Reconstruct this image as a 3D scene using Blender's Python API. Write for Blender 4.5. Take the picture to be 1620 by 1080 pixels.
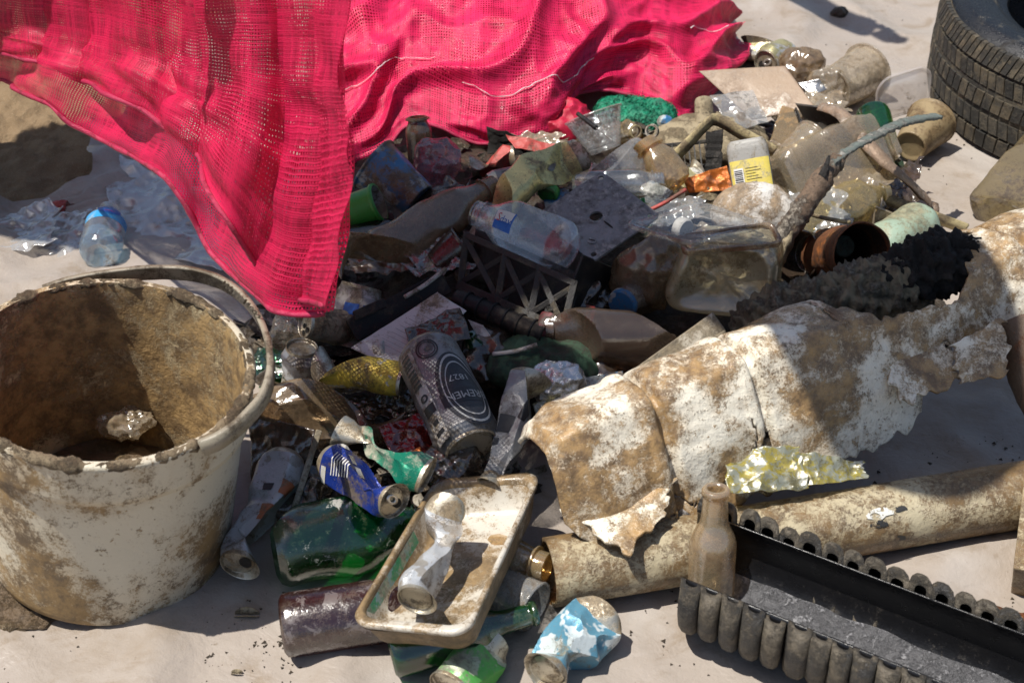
import bpy, bmesh, math, random
import numpy as np
from mathutils import Vector, Matrix, noise

for o in list(bpy.data.objects): bpy.data.objects.remove(o)
SC = bpy.context.scene
COL = SC.collection
rad = math.radians

# ------------------------------------------------------------------ camera, sky, sun, exposure
CAM_H, PITCH, FPX = 1.13, rad(36.5), 2300.0
CAM = Vector((0, 0, CAM_H))
FW = Vector((0, math.cos(PITCH), -math.sin(PITCH)))
UP = Vector((0, math.sin(PITCH), math.cos(PITCH)))
RT = Vector((1, 0, 0))
cd = bpy.data.cameras.new('camera'); cam = bpy.data.objects.new('camera', cd); COL.objects.link(cam)
cam.location = CAM; cam.rotation_euler = (math.pi/2 - PITCH, 0, 0)
cd.sensor_width = 36.0; cd.lens = FPX/1620*36; cd.clip_start = 0.02; cd.clip_end = 400
cd.dof.use_dof = True; cd.dof.focus_distance = 1.72; cd.dof.aperture_fstop = 9.0
SC.camera = cam

SUN_EL, SUN_FROM = rad(68), Vector((-1.0, -0.24, 0)).normalized()
sun_vec = Vector((SUN_FROM.x*math.cos(SUN_EL), SUN_FROM.y*math.cos(SUN_EL), math.sin(SUN_EL)))
w = bpy.data.worlds.new('World'); SC.world = w; w.use_nodes = True
nt = w.node_tree; nt.nodes.clear()
sky = nt.nodes.new('ShaderNodeTexSky'); sky.sky_type = 'NISHITA'; sky.sun_disc = False
sky.sun_elevation = SUN_EL; sky.sun_rotation = math.atan2(sun_vec.x, sun_vec.y)
sky.air_density = 1.0; sky.dust_density = 1.5
bg = nt.nodes.new('ShaderNodeBackground'); bg.inputs[1].default_value = 0.085
wo = nt.nodes.new('ShaderNodeOutputWorld')
nt.links.new(sky.outputs[0], bg.inputs[0]); nt.links.new(bg.outputs[0], wo.inputs[0])
sl = bpy.data.lights.new('sun', 'SUN'); sl.energy = 5.0; sl.angle = rad(0.5); sl.color = (1.0, 0.95, 0.87)
so = bpy.data.objects.new('sun', sl); COL.objects.link(so)
so.rotation_euler = sun_vec.to_track_quat('Z', 'Y').to_euler(); so.location = (-2, 0, 3)
vs = SC.view_settings; vs.view_transform = 'Standard'; vs.look = 'None'; vs.exposure = 0.34; vs.gamma = 1.0
SC.cycles.max_bounces = 10; SC.cycles.transparent_max_bounces = 24; SC.cycles.transmission_bounces = 8
SC.cycles.caustics_reflective = False; SC.cycles.caustics_refractive = False
SC.cycles.use_denoising = True
SC.cycles.sample_clamp_indirect = 6.0

# ------------------------------------------------------------------ helpers: places
def depth(x, y, h):
    d = FW + RT*((x-810)/FPX) - UP*((y-540)/FPX)
    return (h - CAM_H)/d.z
def P(x, y, h=0.0):
    """the point of the place at height h that the photograph shows at pixel (x, y)"""
    d = FW + RT*((x-810)/FPX) - UP*((y-540)/FPX)
    return CAM + d*((h - CAM_H)/d.z)
def V(p): return p if isinstance(p, Vector) else P(*p)
def mpx(p): 
    """metres per photo pixel at a world point"""
    return max(0.2, (p-CAM).dot(FW))/FPX
def frame(p0, p1, roll=0.0):
    """z along p0->p1, x towards the viewer's side"""
    z = (p1-p0).normalized(); c = CAM - (p0+p1)/2
    x = (c - z*c.dot(z)).normalized(); y = z.cross(x)
    m = Matrix((x, y, z)).transposed().to_4x4(); m.translation = p0
    return m @ Matrix.Rotation(roll, 4, 'Z')

# ------------------------------------------------------------------ helpers: objects
def tag(o, label=None, cat=None, group=None, kind=None):
    if label: o['label'] = label
    if cat: o['category'] = cat
    if group: o['group'] = group
    if kind: o['kind'] = kind
    return o
def thing(name, label, cat, mat=None, group=None):
    o = bpy.data.objects.new(name, None); COL.objects.link(o); o.empty_display_size = 0.03
    if mat is not None: o.matrix_world = mat
    return tag(o, label, cat, group)
def link_mesh(name, me, mat, parent=None, M=None, smooth=True):
    if mat is not None:
        me.materials.clear(); me.materials.append(mat)
    if smooth: me.polygons.foreach_set('use_smooth', [True]*len(me.polygons))
    o = bpy.data.objects.new(name, me); COL.objects.link(o)
    if parent is not None: o.parent = parent
    if M is not None: o.matrix_local = M
    return o
def mk(name, verts, faces, mat, parent=None, M=None, smooth=True, uv=None):
    me = bpy.data.meshes.new(name); me.from_pydata([tuple(v) for v in verts], [], faces)
    if uv is not None:
        l = me.uv_layers.new(name='UVMap')
        idx = np.empty(len(me.loops), dtype=np.int32); me.loops.foreach_get('vertex_index', idx)
        l.data.foreach_set('uv', np.asarray(uv, dtype=np.float32)[idx].ravel())
    me.update()
    return link_mesh(name, me, mat, parent, M, smooth)
def grid_faces(nu, nv, wrap=False):
    f = []
    for j in range(nv-1):
        for i in range(nu if wrap else nu-1):
            a = j*nu+i; b = j*nu+(i+1) % nu
            f.append((a, b, b+nu, a+nu))
    return f
def solid(o, t, off=-1):
    m = o.modifiers.new('thickness', 'SOLIDIFY'); m.thickness = t; m.offset = off; return o
def bevel(o, wd, seg=2):
    m = o.modifiers.new('edges', 'BEVEL'); m.width = wd; m.segments = seg; m.limit_method = 'ANGLE'; return o
def subd(o, n=1):
    m = o.modifiers.new('smooth', 'SUBSURF'); m.levels = n; m.render_levels = n; return o
def lerp(a, b, t): return a+(b-a)*t
def interp(tab, t):
    """tab: [(t, values...)], smooth steps between"""
    if t <= tab[0][0]: return tab[0][1:]
    for a, b in zip(tab, tab[1:]):
        if t <= b[0]:
            k = (t-a[0])/(b[0]-a[0]+1e-9); k = k*k*(3-2*k)
            return tuple(lerp(x, y, k) for x, y in zip(a[1:], b[1:]))
    return tab[-1][1:]
def fb(p, oct=4): return noise.fractal(p, 1.0, 2.0, oct)
def vor(p): return noise.voronoi(p)[0][0]

# ------------------------------------------------------------------ helpers: tubes (cans, bottles, cups, pipes)
class Tube:
    def __init__(s, L, flat=None, bend=None, dents=(), crum=0.0, cs=38.0, seed=0, twist=0.0, seg=44, square=0, r0=0.03, clean=0.0, cuts=(), crush=0, cdeep=(0.62, 0.92), sharp=None):
        s.__dict__.update(L=L, flat=flat, bend=bend, dents=dents, crum=crum, cs=cs, seed=seed, twist=twist, seg=seg, square=square, r0=r0, clean=clean, sharp=sharp)
        s.cuts = list(cuts); rnd = random.Random(seed*13+5)
        for k in range((crush+1)//2):
            th, zf, tl = rnd.uniform(-1.9, 1.9), rnd.uniform(0.12, 0.88), rnd.uniform(-0.75, 0.75)
            s.cuts.append((th, zf, rnd.uniform(*cdeep), tl, rnd.uniform(1.0, 1.3)))
        s.cn = [(Vector((math.cos(a)*math.cos(d), math.sin(a)*math.cos(d), math.sin(d))), z*L, q*r0, k) for a, z, q, d, k in s.cuts]
    def D(s, th, z, r):
        zf = z/s.L; rr = r; k = min(1.0, r/s.r0)
        for (zd, td, dep, sz, st) in s.dents:
            a = (th-td+math.pi) % (2*math.pi) - math.pi
            rr -= k*dep*math.exp(-((zf-zd)/sz)**2-(a/st)**2)
        if s.crum:
            m = 1.0
            if s.clean: m = max(0.0, min(1.0, min(zf, 1-zf)/s.clean))
            q = Vector((math.cos(th)*s.r0*s.cs, math.sin(th)*s.r0*s.cs, z*s.cs)) + Vector((s.seed*7.31, s.seed*3.7, 0))
            rr += k*m*s.crum*((vor(q)-0.42)*1.5 + 0.5*noise.noise(q*0.45))
        if s.square:
            c, n = abs(math.cos(th)), abs(math.sin(th))
            rr *= (c**s.square+n**s.square)**(-1.0/s.square)
        t2 = th + s.twist*zf
        x, y = rr*math.cos(t2), rr*math.sin(t2)
        if s.cn:
            m = 1.0
            if s.clean: m = max(0.0, min(1.0, min(zf, 1-zf)/s.clean))
            q = Vector((x, y, z))
            for n_, za, d, kk in s.cn:
                e = n_.x*q.x+n_.y*q.y+n_.z*(q.z-za)-d
                if e > 0: q = q-n_*(e*kk*m*k)
            x, y, z = q
        if s.flat:
            fx, fy = interp(s.flat, zf); x *= fx; y *= fy
        if s.bend:
            bx, by = interp(s.bend, zf); x += bx; y += by
        return Vector((x, y, z))
    def S(s, th, z, rfun, off):
        e, ez = 0.03, s.L*0.008
        p = s.D(th, z, rfun(z))
        n = (s.D(th+e, z, rfun(z))-s.D(th-e, z, rfun(z))).cross(s.D(th, z+ez, rfun(z+ez))-s.D(th, z-ez, rfun(z-ez)))
        return p+n.normalized()*off
    def mesh(s, name, prof, mat, parent, seg=None, step=None):
        seg = seg or s.seg; step = step or s.L/34
        pr = []
        for a, b in zip(prof, prof[1:]):
            n = max(1, int(math.hypot(b[0]-a[0], b[1]-a[1])/step + 0.5))
            pr += [(lerp(a[0], b[0], i/n), lerp(a[1], b[1], i/n)) for i in range(n)]
        pr.append(prof[-1])
        vs_, uv = [], []
        n = len(pr)
        for j, (z, r) in enumerate(pr):
            for i in range(seg):
                th = 2*math.pi*i/seg
                vs_.append(s.D(th, z, r)); uv.append((i/seg, z/s.L))
        o = mk(name, vs_, grid_faces(seg, n, True), mat, parent, uv=uv)
        if s.sharp: o.data.set_sharp_from_angle(angle=rad(s.sharp))
        return o
    def patch(s, name, th0, th1, z0, z1, rfun, mat, parent, off=0.0004, nu=20, nv=14, shape=None):
        """a printed label lying on the surface"""
        vs_, uv = [], []
        for j in range(nv):
            for i in range(nu):
                a, b = i/(nu-1), j/(nv-1)
                if shape == 'oval':
                    u, v = 2*a-1, 2*b-1
                    u, v = u*math.sqrt(max(0, 1-v*v/2)), v*math.sqrt(max(0, 1-u*u/2)); 
                    aa, bb = (u+1)/2, (v+1)/2
                else: aa, bb = a, b
                th, z = lerp(th0, th1, aa), lerp(z0, z1, bb)
                vs_.append(s.S(th, z, rfun, off)); uv.append((aa, bb))
        return mk(name, vs_, grid_faces(nu, nv), mat, parent, uv=uv)
    def text(s, name, txt, thc, zc, size, rfun, mat, parent, rot=0.0, off=0.0008, sx=1.0):
        me = text_mesh(txt, size)
        c, n = math.cos(rot), math.sin(rot)
        for v in me.vertices:
            x, y = v.co.x*sx, v.co.y
            a, b = x*c-y*n, x*n+y*c
            z = zc+b; r = rfun(zc)
            v.co = s.S(thc+a/r, z, rfun, off)
        return link_mesh(name, me, mat, parent, smooth=False)
def text_mesh(txt, size):
    cu = bpy.data.curves.new('lettering', 'FONT'); cu.body = txt; cu.size = size; cu.align_x = 'CENTER'; cu.align_y = 'CENTER'; cu.resolution_u = 3
    o = bpy.data.objects.new('lettering_source', cu); COL.objects.link(o)
    dg = bpy.context.evaluated_depsgraph_get(); dg.update()
    me = bpy.data.meshes.new_from_object(o.evaluated_get(dg))
    bpy.data.objects.remove(o); 
    bm = bmesh.new(); bm.from_mesh(me); bmesh.ops.triangulate(bm, faces=bm.faces)
    bmesh.ops.subdivide_edges(bm, edges=[e for e in bm.edges if e.calc_length() > size*0.3], cuts=1)
    bm.to_mesh(me); bm.free()
    return me
def flat_shape(name, loops, thick, mat, parent=None, M=None):
    """a plate cut to an outline with holes; loops in metres, the first is the outline"""
    cu = bpy.data.curves.new(name, 'CURVE'); cu.dimensions = '2D'; cu.fill_mode = 'BOTH'; cu.extrude = thick/2
    for lp in loops:
        sp = cu.splines.new('POLY'); sp.points.add(len(lp)-1)
        for p, q in zip(sp.points, lp): p.co = (q[0], q[1], 0, 1)
        sp.use_cyclic_u = True
    o = bpy.data.objects.new(name+'_source', cu); COL.objects.link(o)
    dg = bpy.context.evaluated_depsgraph_get(); dg.update()
    me = bpy.data.meshes.new_from_object(o.evaluated_get(dg)); bpy.data.objects.remove(o)
    return link_mesh(name, me, mat, parent, M, smooth=False)
def circle(cx, cy, r, n=20, ry=None): return [(cx+r*math.cos(2*math.pi*i/n), cy+(ry or r)*math.sin(2*math.pi*i/n)) for i in range(n)]

def sweep(name, pts, sect, mat, parent=None, n=60, scale=None, up=Vector((0, 0, 1)), rough=0.0, seed=0, closed=True, fr=60, caps=True):
    """a section (list of (side, up) in metres) swept along a smooth path of world points"""
    pts = [V(p) for p in pts]
    def cr(t):
        k = t*(len(pts)-1); i = min(int(k), len(pts)-2); f = k-i
        p0, p1, p2, p3 = pts[max(i-1, 0)], pts[i], pts[i+1], pts[min(i+2, len(pts)-1)]
        return 0.5*((2*p1)+(p2-p0)*f+(2*p0-5*p1+4*p2-p3)*f*f+(3*p1-p0-3*p2+p3)*f*f*f)
    m = len(sect); vs_, uv = [], []
    for j in range(n+1):
        t = j/n; c = cr(t); d = (cr(min(1, t+0.01))-cr(max(0, t-0.01))).normalized()
        sd = d.cross(up).normalized(); u2 = sd.cross(d).normalized()
        k = interp(scale, t) if scale else (1.0, 1.0)
        if len(k) == 1: k = (k[0], k[0])
        for i, (a, b) in enumerate(sect):
            q = c+sd*a*k[0]+u2*b*k[1]
            if rough: 
                q = q + (sd*(a) + u2*b).normalized()*rough*fb(q*fr+Vector((seed, 0, 0)), 3)
            vs_.append(q); uv.append((i/m, t))
    f = grid_faces(m, n+1, closed)
    if closed and caps: f += [tuple(reversed(range(m))), tuple(range(n*m, n*m+m))]
    base = pts[0].copy()
    o = mk(name, [v-base for v in vs_], f, mat, None, uv=uv)
    o.location = base
    if parent is not None:
        o.parent = parent; o.matrix_parent_inverse = parent.matrix_world.inverted()
    return o
def circ_sect(r, n=12, ry=None): return [(r*math.cos(2*math.pi*i/n), (ry or r)*math.sin(2*math.pi*i/n)) for i in range(n)]

def under(o, parent):
    """make a world-space object a part of its thing"""
    bpy.context.view_layer.update()
    mw = o.matrix_world.copy(); o.parent = parent; o.matrix_parent_inverse = parent.matrix_world.inverted(); o.matrix_world = mw
    return o

def bilerp(c, a, b):
    """c: four corners (far left, far right, near right, near left); a right, b towards the viewer, both 0..1"""
    return c[0]*((1-a)*(1-b))+c[1]*(a*(1-b))+c[2]*(a*b)+c[3]*((1-a)*b)
def dish(name, corners, loops, mat, parent=None, rc=0.25, n=64, noise_amp=0.0, seed=0, cap=True):
    """nested rounded-rectangle loops (scale, depth) hung from a four-cornered rim"""
    c = [V(p) for p in corners]; mid = sum(c, Vector())/4
    nm = (c[1]-c[0]+c[2]-c[3]).cross(c[0]-c[3]+c[1]-c[2]).normalized()
    w_ = ((c[1]-c[0]).length+(c[2]-c[3]).length)/2; h_ = ((c[3]-c[0]).length+(c[2]-c[1]).length)/2
    r = rc*min(w_, h_)
    def rr(i):
        # rounded rectangle outline in -1..1 coordinates
        k = i/n*4; s_ = int(k) % 4; f = k-int(k)
        hw, hh = w_/2, h_/2
        cs = [(hw-r, -(hh-r), -90), (hw-r, hh-r, 0), (-(hw-r), hh-r, 90), (-(hw-r), -(hh-r), 180)][s_]
        if f < 0.6:
            a = rad(cs[2]+90*f/0.6); x, y = cs[0]+r*math.cos(a), cs[1]+r*math.sin(a)
        else:
            nx = [(hw-r, -(hh-r), -90), (hw-r, hh-r, 0), (-(hw-r), hh-r, 90), (-(hw-r), -(hh-r), 180)][(s_+1) % 4]
            a = rad(cs[2]+90); x0, y0 = cs[0]+r*math.cos(a), cs[1]+r*math.sin(a)
            a = rad(nx[2]); x1, y1 = nx[0]+r*math.cos(a), nx[1]+r*math.sin(a)
            k2 = (f-0.6)/0.4; x, y = lerp(x0, x1, k2), lerp(y0, y1, k2)
        return x/hw, y/hh
    vs_ = []; N = n
    for (sc_, dz) in loops:
        for i in range(N):
            x, y = rr(i)
            q = bilerp(c, 0.5+0.5*x*sc_, 0.5+0.5*y*sc_) - nm*dz
            if noise_amp: q = q + nm*noise_amp*fb(q*30+Vector((seed, 0, 0)), 3)
            vs_.append(q-mid)
    f = grid_faces(N, len(loops), True)
    if cap:
        vs_.append(sum((vs_[-N+i] for i in range(N)), Vector())/N); e = len(vs_)-1; b = e-N
        f += [(b+i, b+(i+1) % N, e) for i in range(N)]
    o = mk(name, vs_, f, mat); o.location = mid
    if parent is not None: under(o, parent)
    return o
def sheet(name, corners, mat, parent=None, nx=44, ny=44, amp=0.006, fr=25.0, seed=0, curl=0.0, jag=0.0, thick=0.0006):
    c = [V(p) for p in corners]; mid = sum(c, Vector())/4
    nm = (c[1]-c[0]+c[2]-c[3]).cross(c[0]-c[3]+c[1]-c[2]).normalized()
    if nm.z < 0: nm = -nm
    vs_, uv = [], []; S = Vector((seed*11.3, seed*5.1, seed*2.7))
    for j in range(ny):
        for i in range(nx):
            a, b = i/(nx-1), j/(ny-1)
            if jag:
                a = a+jag*noise.noise(Vector((b*6, seed, 1.5)))*(2*a-1); b = b+jag*noise.noise(Vector((a*6, seed, 7.5)))*(2*b-1)
            q = bilerp(c, a, b)
            k = (vor(q*fr+S)-0.4)*1.1 + 0.45*(vor(q*fr*2.6+S)-0.4) + 0.8*noise.noise(q*fr*0.4+S)
            q = q+nm*(amp*k + curl*((2*a-1)**2+(2*b-1)**2))
            vs_.append(q-mid); uv.append((a, b))
    o = mk(name, vs_, grid_faces(nx, ny), mat, uv=uv); o.location = mid; o.data.set_sharp_from_angle(angle=rad(28))
    if thick: solid(o, thick)
    if parent is not None: under(o, parent)
    return o
def blob(name, c, axes, mat, parent=None, amp=0.006, fr=40.0, seed=0, nu=84, nv=52, sharp=True, rot=0.0, tilt=0.0, sq=2.0):
    """a crumpled closed lump; axes: half sizes along right, depth, up"""
    c = V(c); vs_ = []; S = Vector((seed*9.7, seed*4.3, seed*1.9)); R = Matrix.Rotation(rot, 3, 'Z') @ Matrix.Rotation(tilt, 3, 'Y')
    for j in range(nv):
        ph = math.pi*j/(nv-1)
        for i in range(nu):
            th = 2*math.pi*i/nu
            d = Vector((math.sin(ph)*math.cos(th), math.sin(ph)*math.sin(th), math.cos(ph)))
            if sq != 2.0:
                k = (abs(d.x)**sq+abs(d.y)**sq+abs(d.z)**sq)**(-1/sq); d = d*k
            q = Vector((d.x*axes[0], d.y*axes[1], d.z*axes[2]))
            k = ((vor(q*fr+S)-0.45)*1.3+(vor(q*fr*2.5+S)-0.45)*0.55 if sharp else 0) + noise.noise(q*fr*0.5+S) + (0 if sharp else 0.6*fb(q*fr*1.5+S, 4))
            q = q + d*amp*k
            vs_.append(R @ q)
    o = mk(name, vs_, grid_faces(nu, nv, True), mat); o.location = c
    if sharp: o.data.set_sharp_from_angle(angle=rad(26))
    if parent is not None: under(o, parent)
    return o
def box(name, p0, p1, wd, th, mat, parent=None, bev=0.0015, roll=0.0, jag=0.0, seed=0):
    """a bar from p0 to p1; wd across, th towards the viewer"""
    p0, p1 = V(p0), V(p1); M = frame(p0, p1, roll); L = (p1-p0).length
    vs_ = []; n = 14; rnd = random.Random(seed)
    for j in range(n+1):
        for (a, b) in ((-1, -1), (1, -1), (1, 1), (-1, 1)):
            k = jag*rnd.uniform(-1, 1)
            vs_.append((th/2*a*(1+k), wd/2*b*(1+k*0.6), L*j/n + (jag*L*0.3*rnd.uniform(-1, 1) if j in (0, n) else 0)))
    f = grid_faces(4, n+1, True)+[(3, 2, 1, 0), tuple(range(4*n, 4*n+4))]
    o = mk(name, vs_, f, mat, smooth=False); o.matrix_world = M
    if bev: bevel(o, bev)
    if parent is not None: under(o, parent)
    return o
# ------------------------------------------------------------------ materials
def nd(nt, typ, ins=None, **at):
    n = nt.nodes.new(typ)
    for k, v in at.items(): setattr(n, k, v)
    for k, v in (ins or {}).items():
        s = n.inputs[k]
        if isinstance(v, bpy.types.NodeSocket): nt.links.new(v, s)
        elif isinstance(v, tuple) and s.type == 'RGBA' and len(v) == 3: s.default_value = (*v, 1)
        else: s.default_value = v
    return n
def math_(nt, op, a, b=0.0, clamp=False): return nd(nt, 'ShaderNodeMath', {0: a, 1: b}, operation=op, use_clamp=clamp).outputs[0]
def mixc(nt, f, a, b, bt='MIX'): return nd(nt, 'ShaderNodeMixRGB', {0: f, 1: a, 2: b}, blend_type=bt).outputs[0]
def ramp(nt, f, lo, hi): return nd(nt, 'ShaderNodeMapRange', {0: f, 1: lo, 2: hi, 3: 0.0, 4: 1.0}, interpolation_type='SMOOTHSTEP').outputs[0]
def newmat(name):
    m = bpy.data.materials.new(name); m.use_nodes = True; m.node_tree.nodes.clear(); return m, m.node_tree
def coords(nt):
    tc = nd(nt, 'ShaderNodeTexCoord'); oi = nd(nt, 'ShaderNodeObjectInfo')
    r = math_(nt, 'MULTIPLY', oi.outputs['Random'], 37.0)
    return nd(nt, 'ShaderNodeVectorMath', {0: tc.outputs['Object'], 1: r}, operation='ADD').outputs[0], tc
def nz(nt, vec, sc, det=5, ro=0.6, dist=0.0):
    return nd(nt, 'ShaderNodeTexNoise', {'Vector': vec, 'Scale': sc, 'Detail': det, 'Roughness': ro, 'Distortion': dist}).outputs['Fac']
def dirt_masks(nt, vec, sc, amt):
    """where the muck lies: soft drifts whose edges break up into grains; also the drift itself, for staining"""
    a, b, c = nz(nt, vec, sc*0.75, 3, 0.55, 0.6), nz(nt, vec, sc*6, 8, 0.78, 0.2), nz(nt, vec, sc*26, 4, 0.8)
    drift = math_(nt, 'ADD', math_(nt, 'MULTIPLY', math_(nt, 'SUBTRACT', a, 0.5), 1.5), 0.5)
    grain = math_(nt, 'ADD', math_(nt, 'MULTIPLY', math_(nt, 'SUBTRACT', b, 0.5), 1.35), math_(nt, 'MULTIPLY', math_(nt, 'SUBTRACT', c, 0.5), 0.75))
    n = math_(nt, 'ADD', drift, grain)
    big = ramp(nt, n, 0.70-amt*0.47, 0.92-amt*0.42)
    fine = ramp(nt, nz(nt, vec, sc*9, 4, 0.75), 0.67-amt*0.10, 0.72-amt*0.08)
    LAST[0] = drift
    return big, fine
LAST = [None]
def dirty(name, col, dirt=(0.13, 0.085, 0.045), amt=0.5, sc=22, rough=0.45, metal=0.0, bump=0.25, dirt2=None, wet=False, spec=0.5, coat=0.0, var=0.25, transl=0.0, col2=None, c2amt=0.5):
    m, nt = newmat(name); vec, tc = coords(nt)
    big, fine = dirt_masks(nt, vec, sc, amt)
    v = nz(nt, vec, sc*0.6, 3)
    base = mixc(nt, math_(nt, 'MULTIPLY', v, var), col, tuple(c*0.35 for c in col))
    if col2:
        base = mixc(nt, ramp(nt, nz(nt, vec, sc*1.1, 3), 0.62-c2amt*0.2, 0.65-c2amt*0.2), base, col2)
    stain = math_(nt, 'MULTIPLY', ramp(nt, LAST[0], 0.62-amt*0.5, 0.95-amt*0.3), 0.6)
    base = mixc(nt, stain, base, tuple(0.55*x*min(1.0, y*1.9)+0.45*y*1.15 for x, y in zip(col, dirt)))
    d2 = dirt2 or tuple(c*0.4 for c in dirt)
    dcol = mixc(nt, ramp(nt, nz(nt, vec, sc*3.1, 5, 0.7), 0.35, 0.65), dirt, d2)
    mk_ = math_(nt, 'MAXIMUM', math_(nt, 'MULTIPLY', big, 0.9), math_(nt, 'MULTIPLY', fine, 0.8), True)
    c = mixc(nt, mk_, base, dcol)
    rg = nd(nt, 'ShaderNodeMapRange', {0: mk_, 1: 0.0, 2: 1.0, 3: rough, 4: 0.28 if wet else 0.62}).outputs[0]
    rg = math_(nt, 'ADD', rg, math_(nt, 'MULTIPLY', math_(nt, 'SUBTRACT', nz(nt, vec, sc*4, 3), 0.5), 0.25), True)
    hgt = math_(nt, 'ADD', math_(nt, 'MULTIPLY', mk_, 0.6), nz(nt, vec, sc*9, 4, 0.7))
    bp = nd(nt, 'ShaderNodeBump', {'Strength': bump, 'Distance': 0.003, 'Height': hgt}).outputs[0]
    mt = math_(nt, 'MULTIPLY', math_(nt, 'SUBTRACT', 1.0, mk_), metal)
    b = nd(nt, 'ShaderNodeBsdfPrincipled', {'Base Color': c, 'Roughness': rg, 'Metallic': mt, 'Normal': bp, 'Specular IOR Level': spec, 'Coat Weight': coat, 'Coat Roughness': 0.15})
    sh = b.outputs[0]
    if transl:
        tr = nd(nt, 'ShaderNodeBsdfTranslucent', {'Color': c, 'Normal': bp}).outputs[0]
        sh = nd(nt, 'ShaderNodeMixShader', {0: transl, 1: sh, 2: tr}).outputs[0]
    o = nd(nt, 'ShaderNodeOutputMaterial', {0: sh}); return m
def film(name, tint=(0.93, 0.95, 0.96), haze=0.12, dirt=0.3, dcol=(0.25, 0.17, 0.09), hcol=(0.75, 0.75, 0.73), sc=24, rough=0.07, bump=0.25, gloss=1.0, speck=(0.6, 0.58, 0.52), spk=0.0):
    """thin clear plastic or glass: light passes, it shines, and muck on it hides what is behind"""
    m, nt = newmat(name); vec, tc = coords(nt)
    big, fine = dirt_masks(nt, vec, sc, dirt+0.08)
    h = nz(nt, vec, sc*6, 4, 0.7)
    bp = nd(nt, 'ShaderNodeBump', {'Strength': bump, 'Distance': 0.002, 'Height': h}).outputs[0]
    tr = nd(nt, 'ShaderNodeBsdfTransparent', {'Color': tint}).outputs[0]
    d2 = tuple(c*0.45 for c in dcol)
    dc = mixc(nt, ramp(nt, nz(nt, vec, sc*3, 5, 0.7), 0.35, 0.65), dcol, d2)
    mk_ = math_(nt, 'MAXIMUM', math_(nt, 'MULTIPLY', big, 0.85), math_(nt, 'MULTIPLY', fine, 0.6), True)
    hc = mixc(nt, mk_, hcol, dc)
    if spk:
        sm = ramp(nt, nz(nt, vec, sc*2.2, 6, 0.75, 0.5), 0.66-spk*0.2, 0.72-spk*0.2)
        hc = mixc(nt, sm, hc, speck); mk_ = math_(nt, 'MAXIMUM', mk_, math_(nt, 'MULTIPLY', sm, 0.85))
    df = nd(nt, 'ShaderNodeBsdfDiffuse', {'Color': hc, 'Normal': bp}).outputs[0]
    tl = nd(nt, 'ShaderNodeBsdfTranslucent', {'Color': hc, 'Normal': bp}).outputs[0]
    hz = nd(nt, 'ShaderNodeMixShader', {0: 0.4, 1: df, 2: tl}).outputs[0]
    hf = math_(nt, 'ADD', math_(nt, 'MULTIPLY', mk_, 1.0-haze), haze, True)
    body = nd(nt, 'ShaderNodeMixShader', {0: hf, 1: tr, 2: hz}).outputs[0]
    fr = nd(nt, 'ShaderNodeFresnel', {'IOR': 1.5, 'Normal': bp}).outputs[0]
    lw = nd(nt, 'ShaderNodeNewGeometry').outputs['Backfacing']
    ff = math_(nt, 'MULTIPLY', nd(nt, 'ShaderNodeLayerWeight', {'Blend': 0.25, 'Normal': bp}).outputs['Facing'], 0.55)
    ff = math_(nt, 'MULTIPLY', math_(nt, 'ADD', math_(nt, 'POWER', ff, 2.0), 0.085), gloss, True)
    rg = nd(nt, 'ShaderNodeMapRange', {0: mk_, 3: rough, 4: 0.26}).outputs[0]
    gl = nd(nt, 'ShaderNodeBsdfGlossy', {'Color': (1, 1, 1), 'Roughness': rg, 'Normal': bp}).outputs[0]
    s = nd(nt, 'ShaderNodeMixShader', {0: ff, 1: body, 2: gl}).outputs[0]
    nd(nt, 'ShaderNodeOutputMaterial', {0: s}); return m
def plain(name, col, rough=0.5, metal=0.0):
    m, nt = newmat(name)
    vec, tc = coords(nt)
    c = mixc(nt, math_(nt, 'MULTIPLY', nz(nt, vec, 60, 4), 0.5), col, tuple(x*0.6 for x in col))
    b = nd(nt, 'ShaderNodeBsdfPrincipled', {'Base Color': c, 'Roughness': rough, 'Metallic': metal})
    nd(nt, 'ShaderNodeOutputMaterial', {0: b.outputs[0]}); return m
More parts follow.
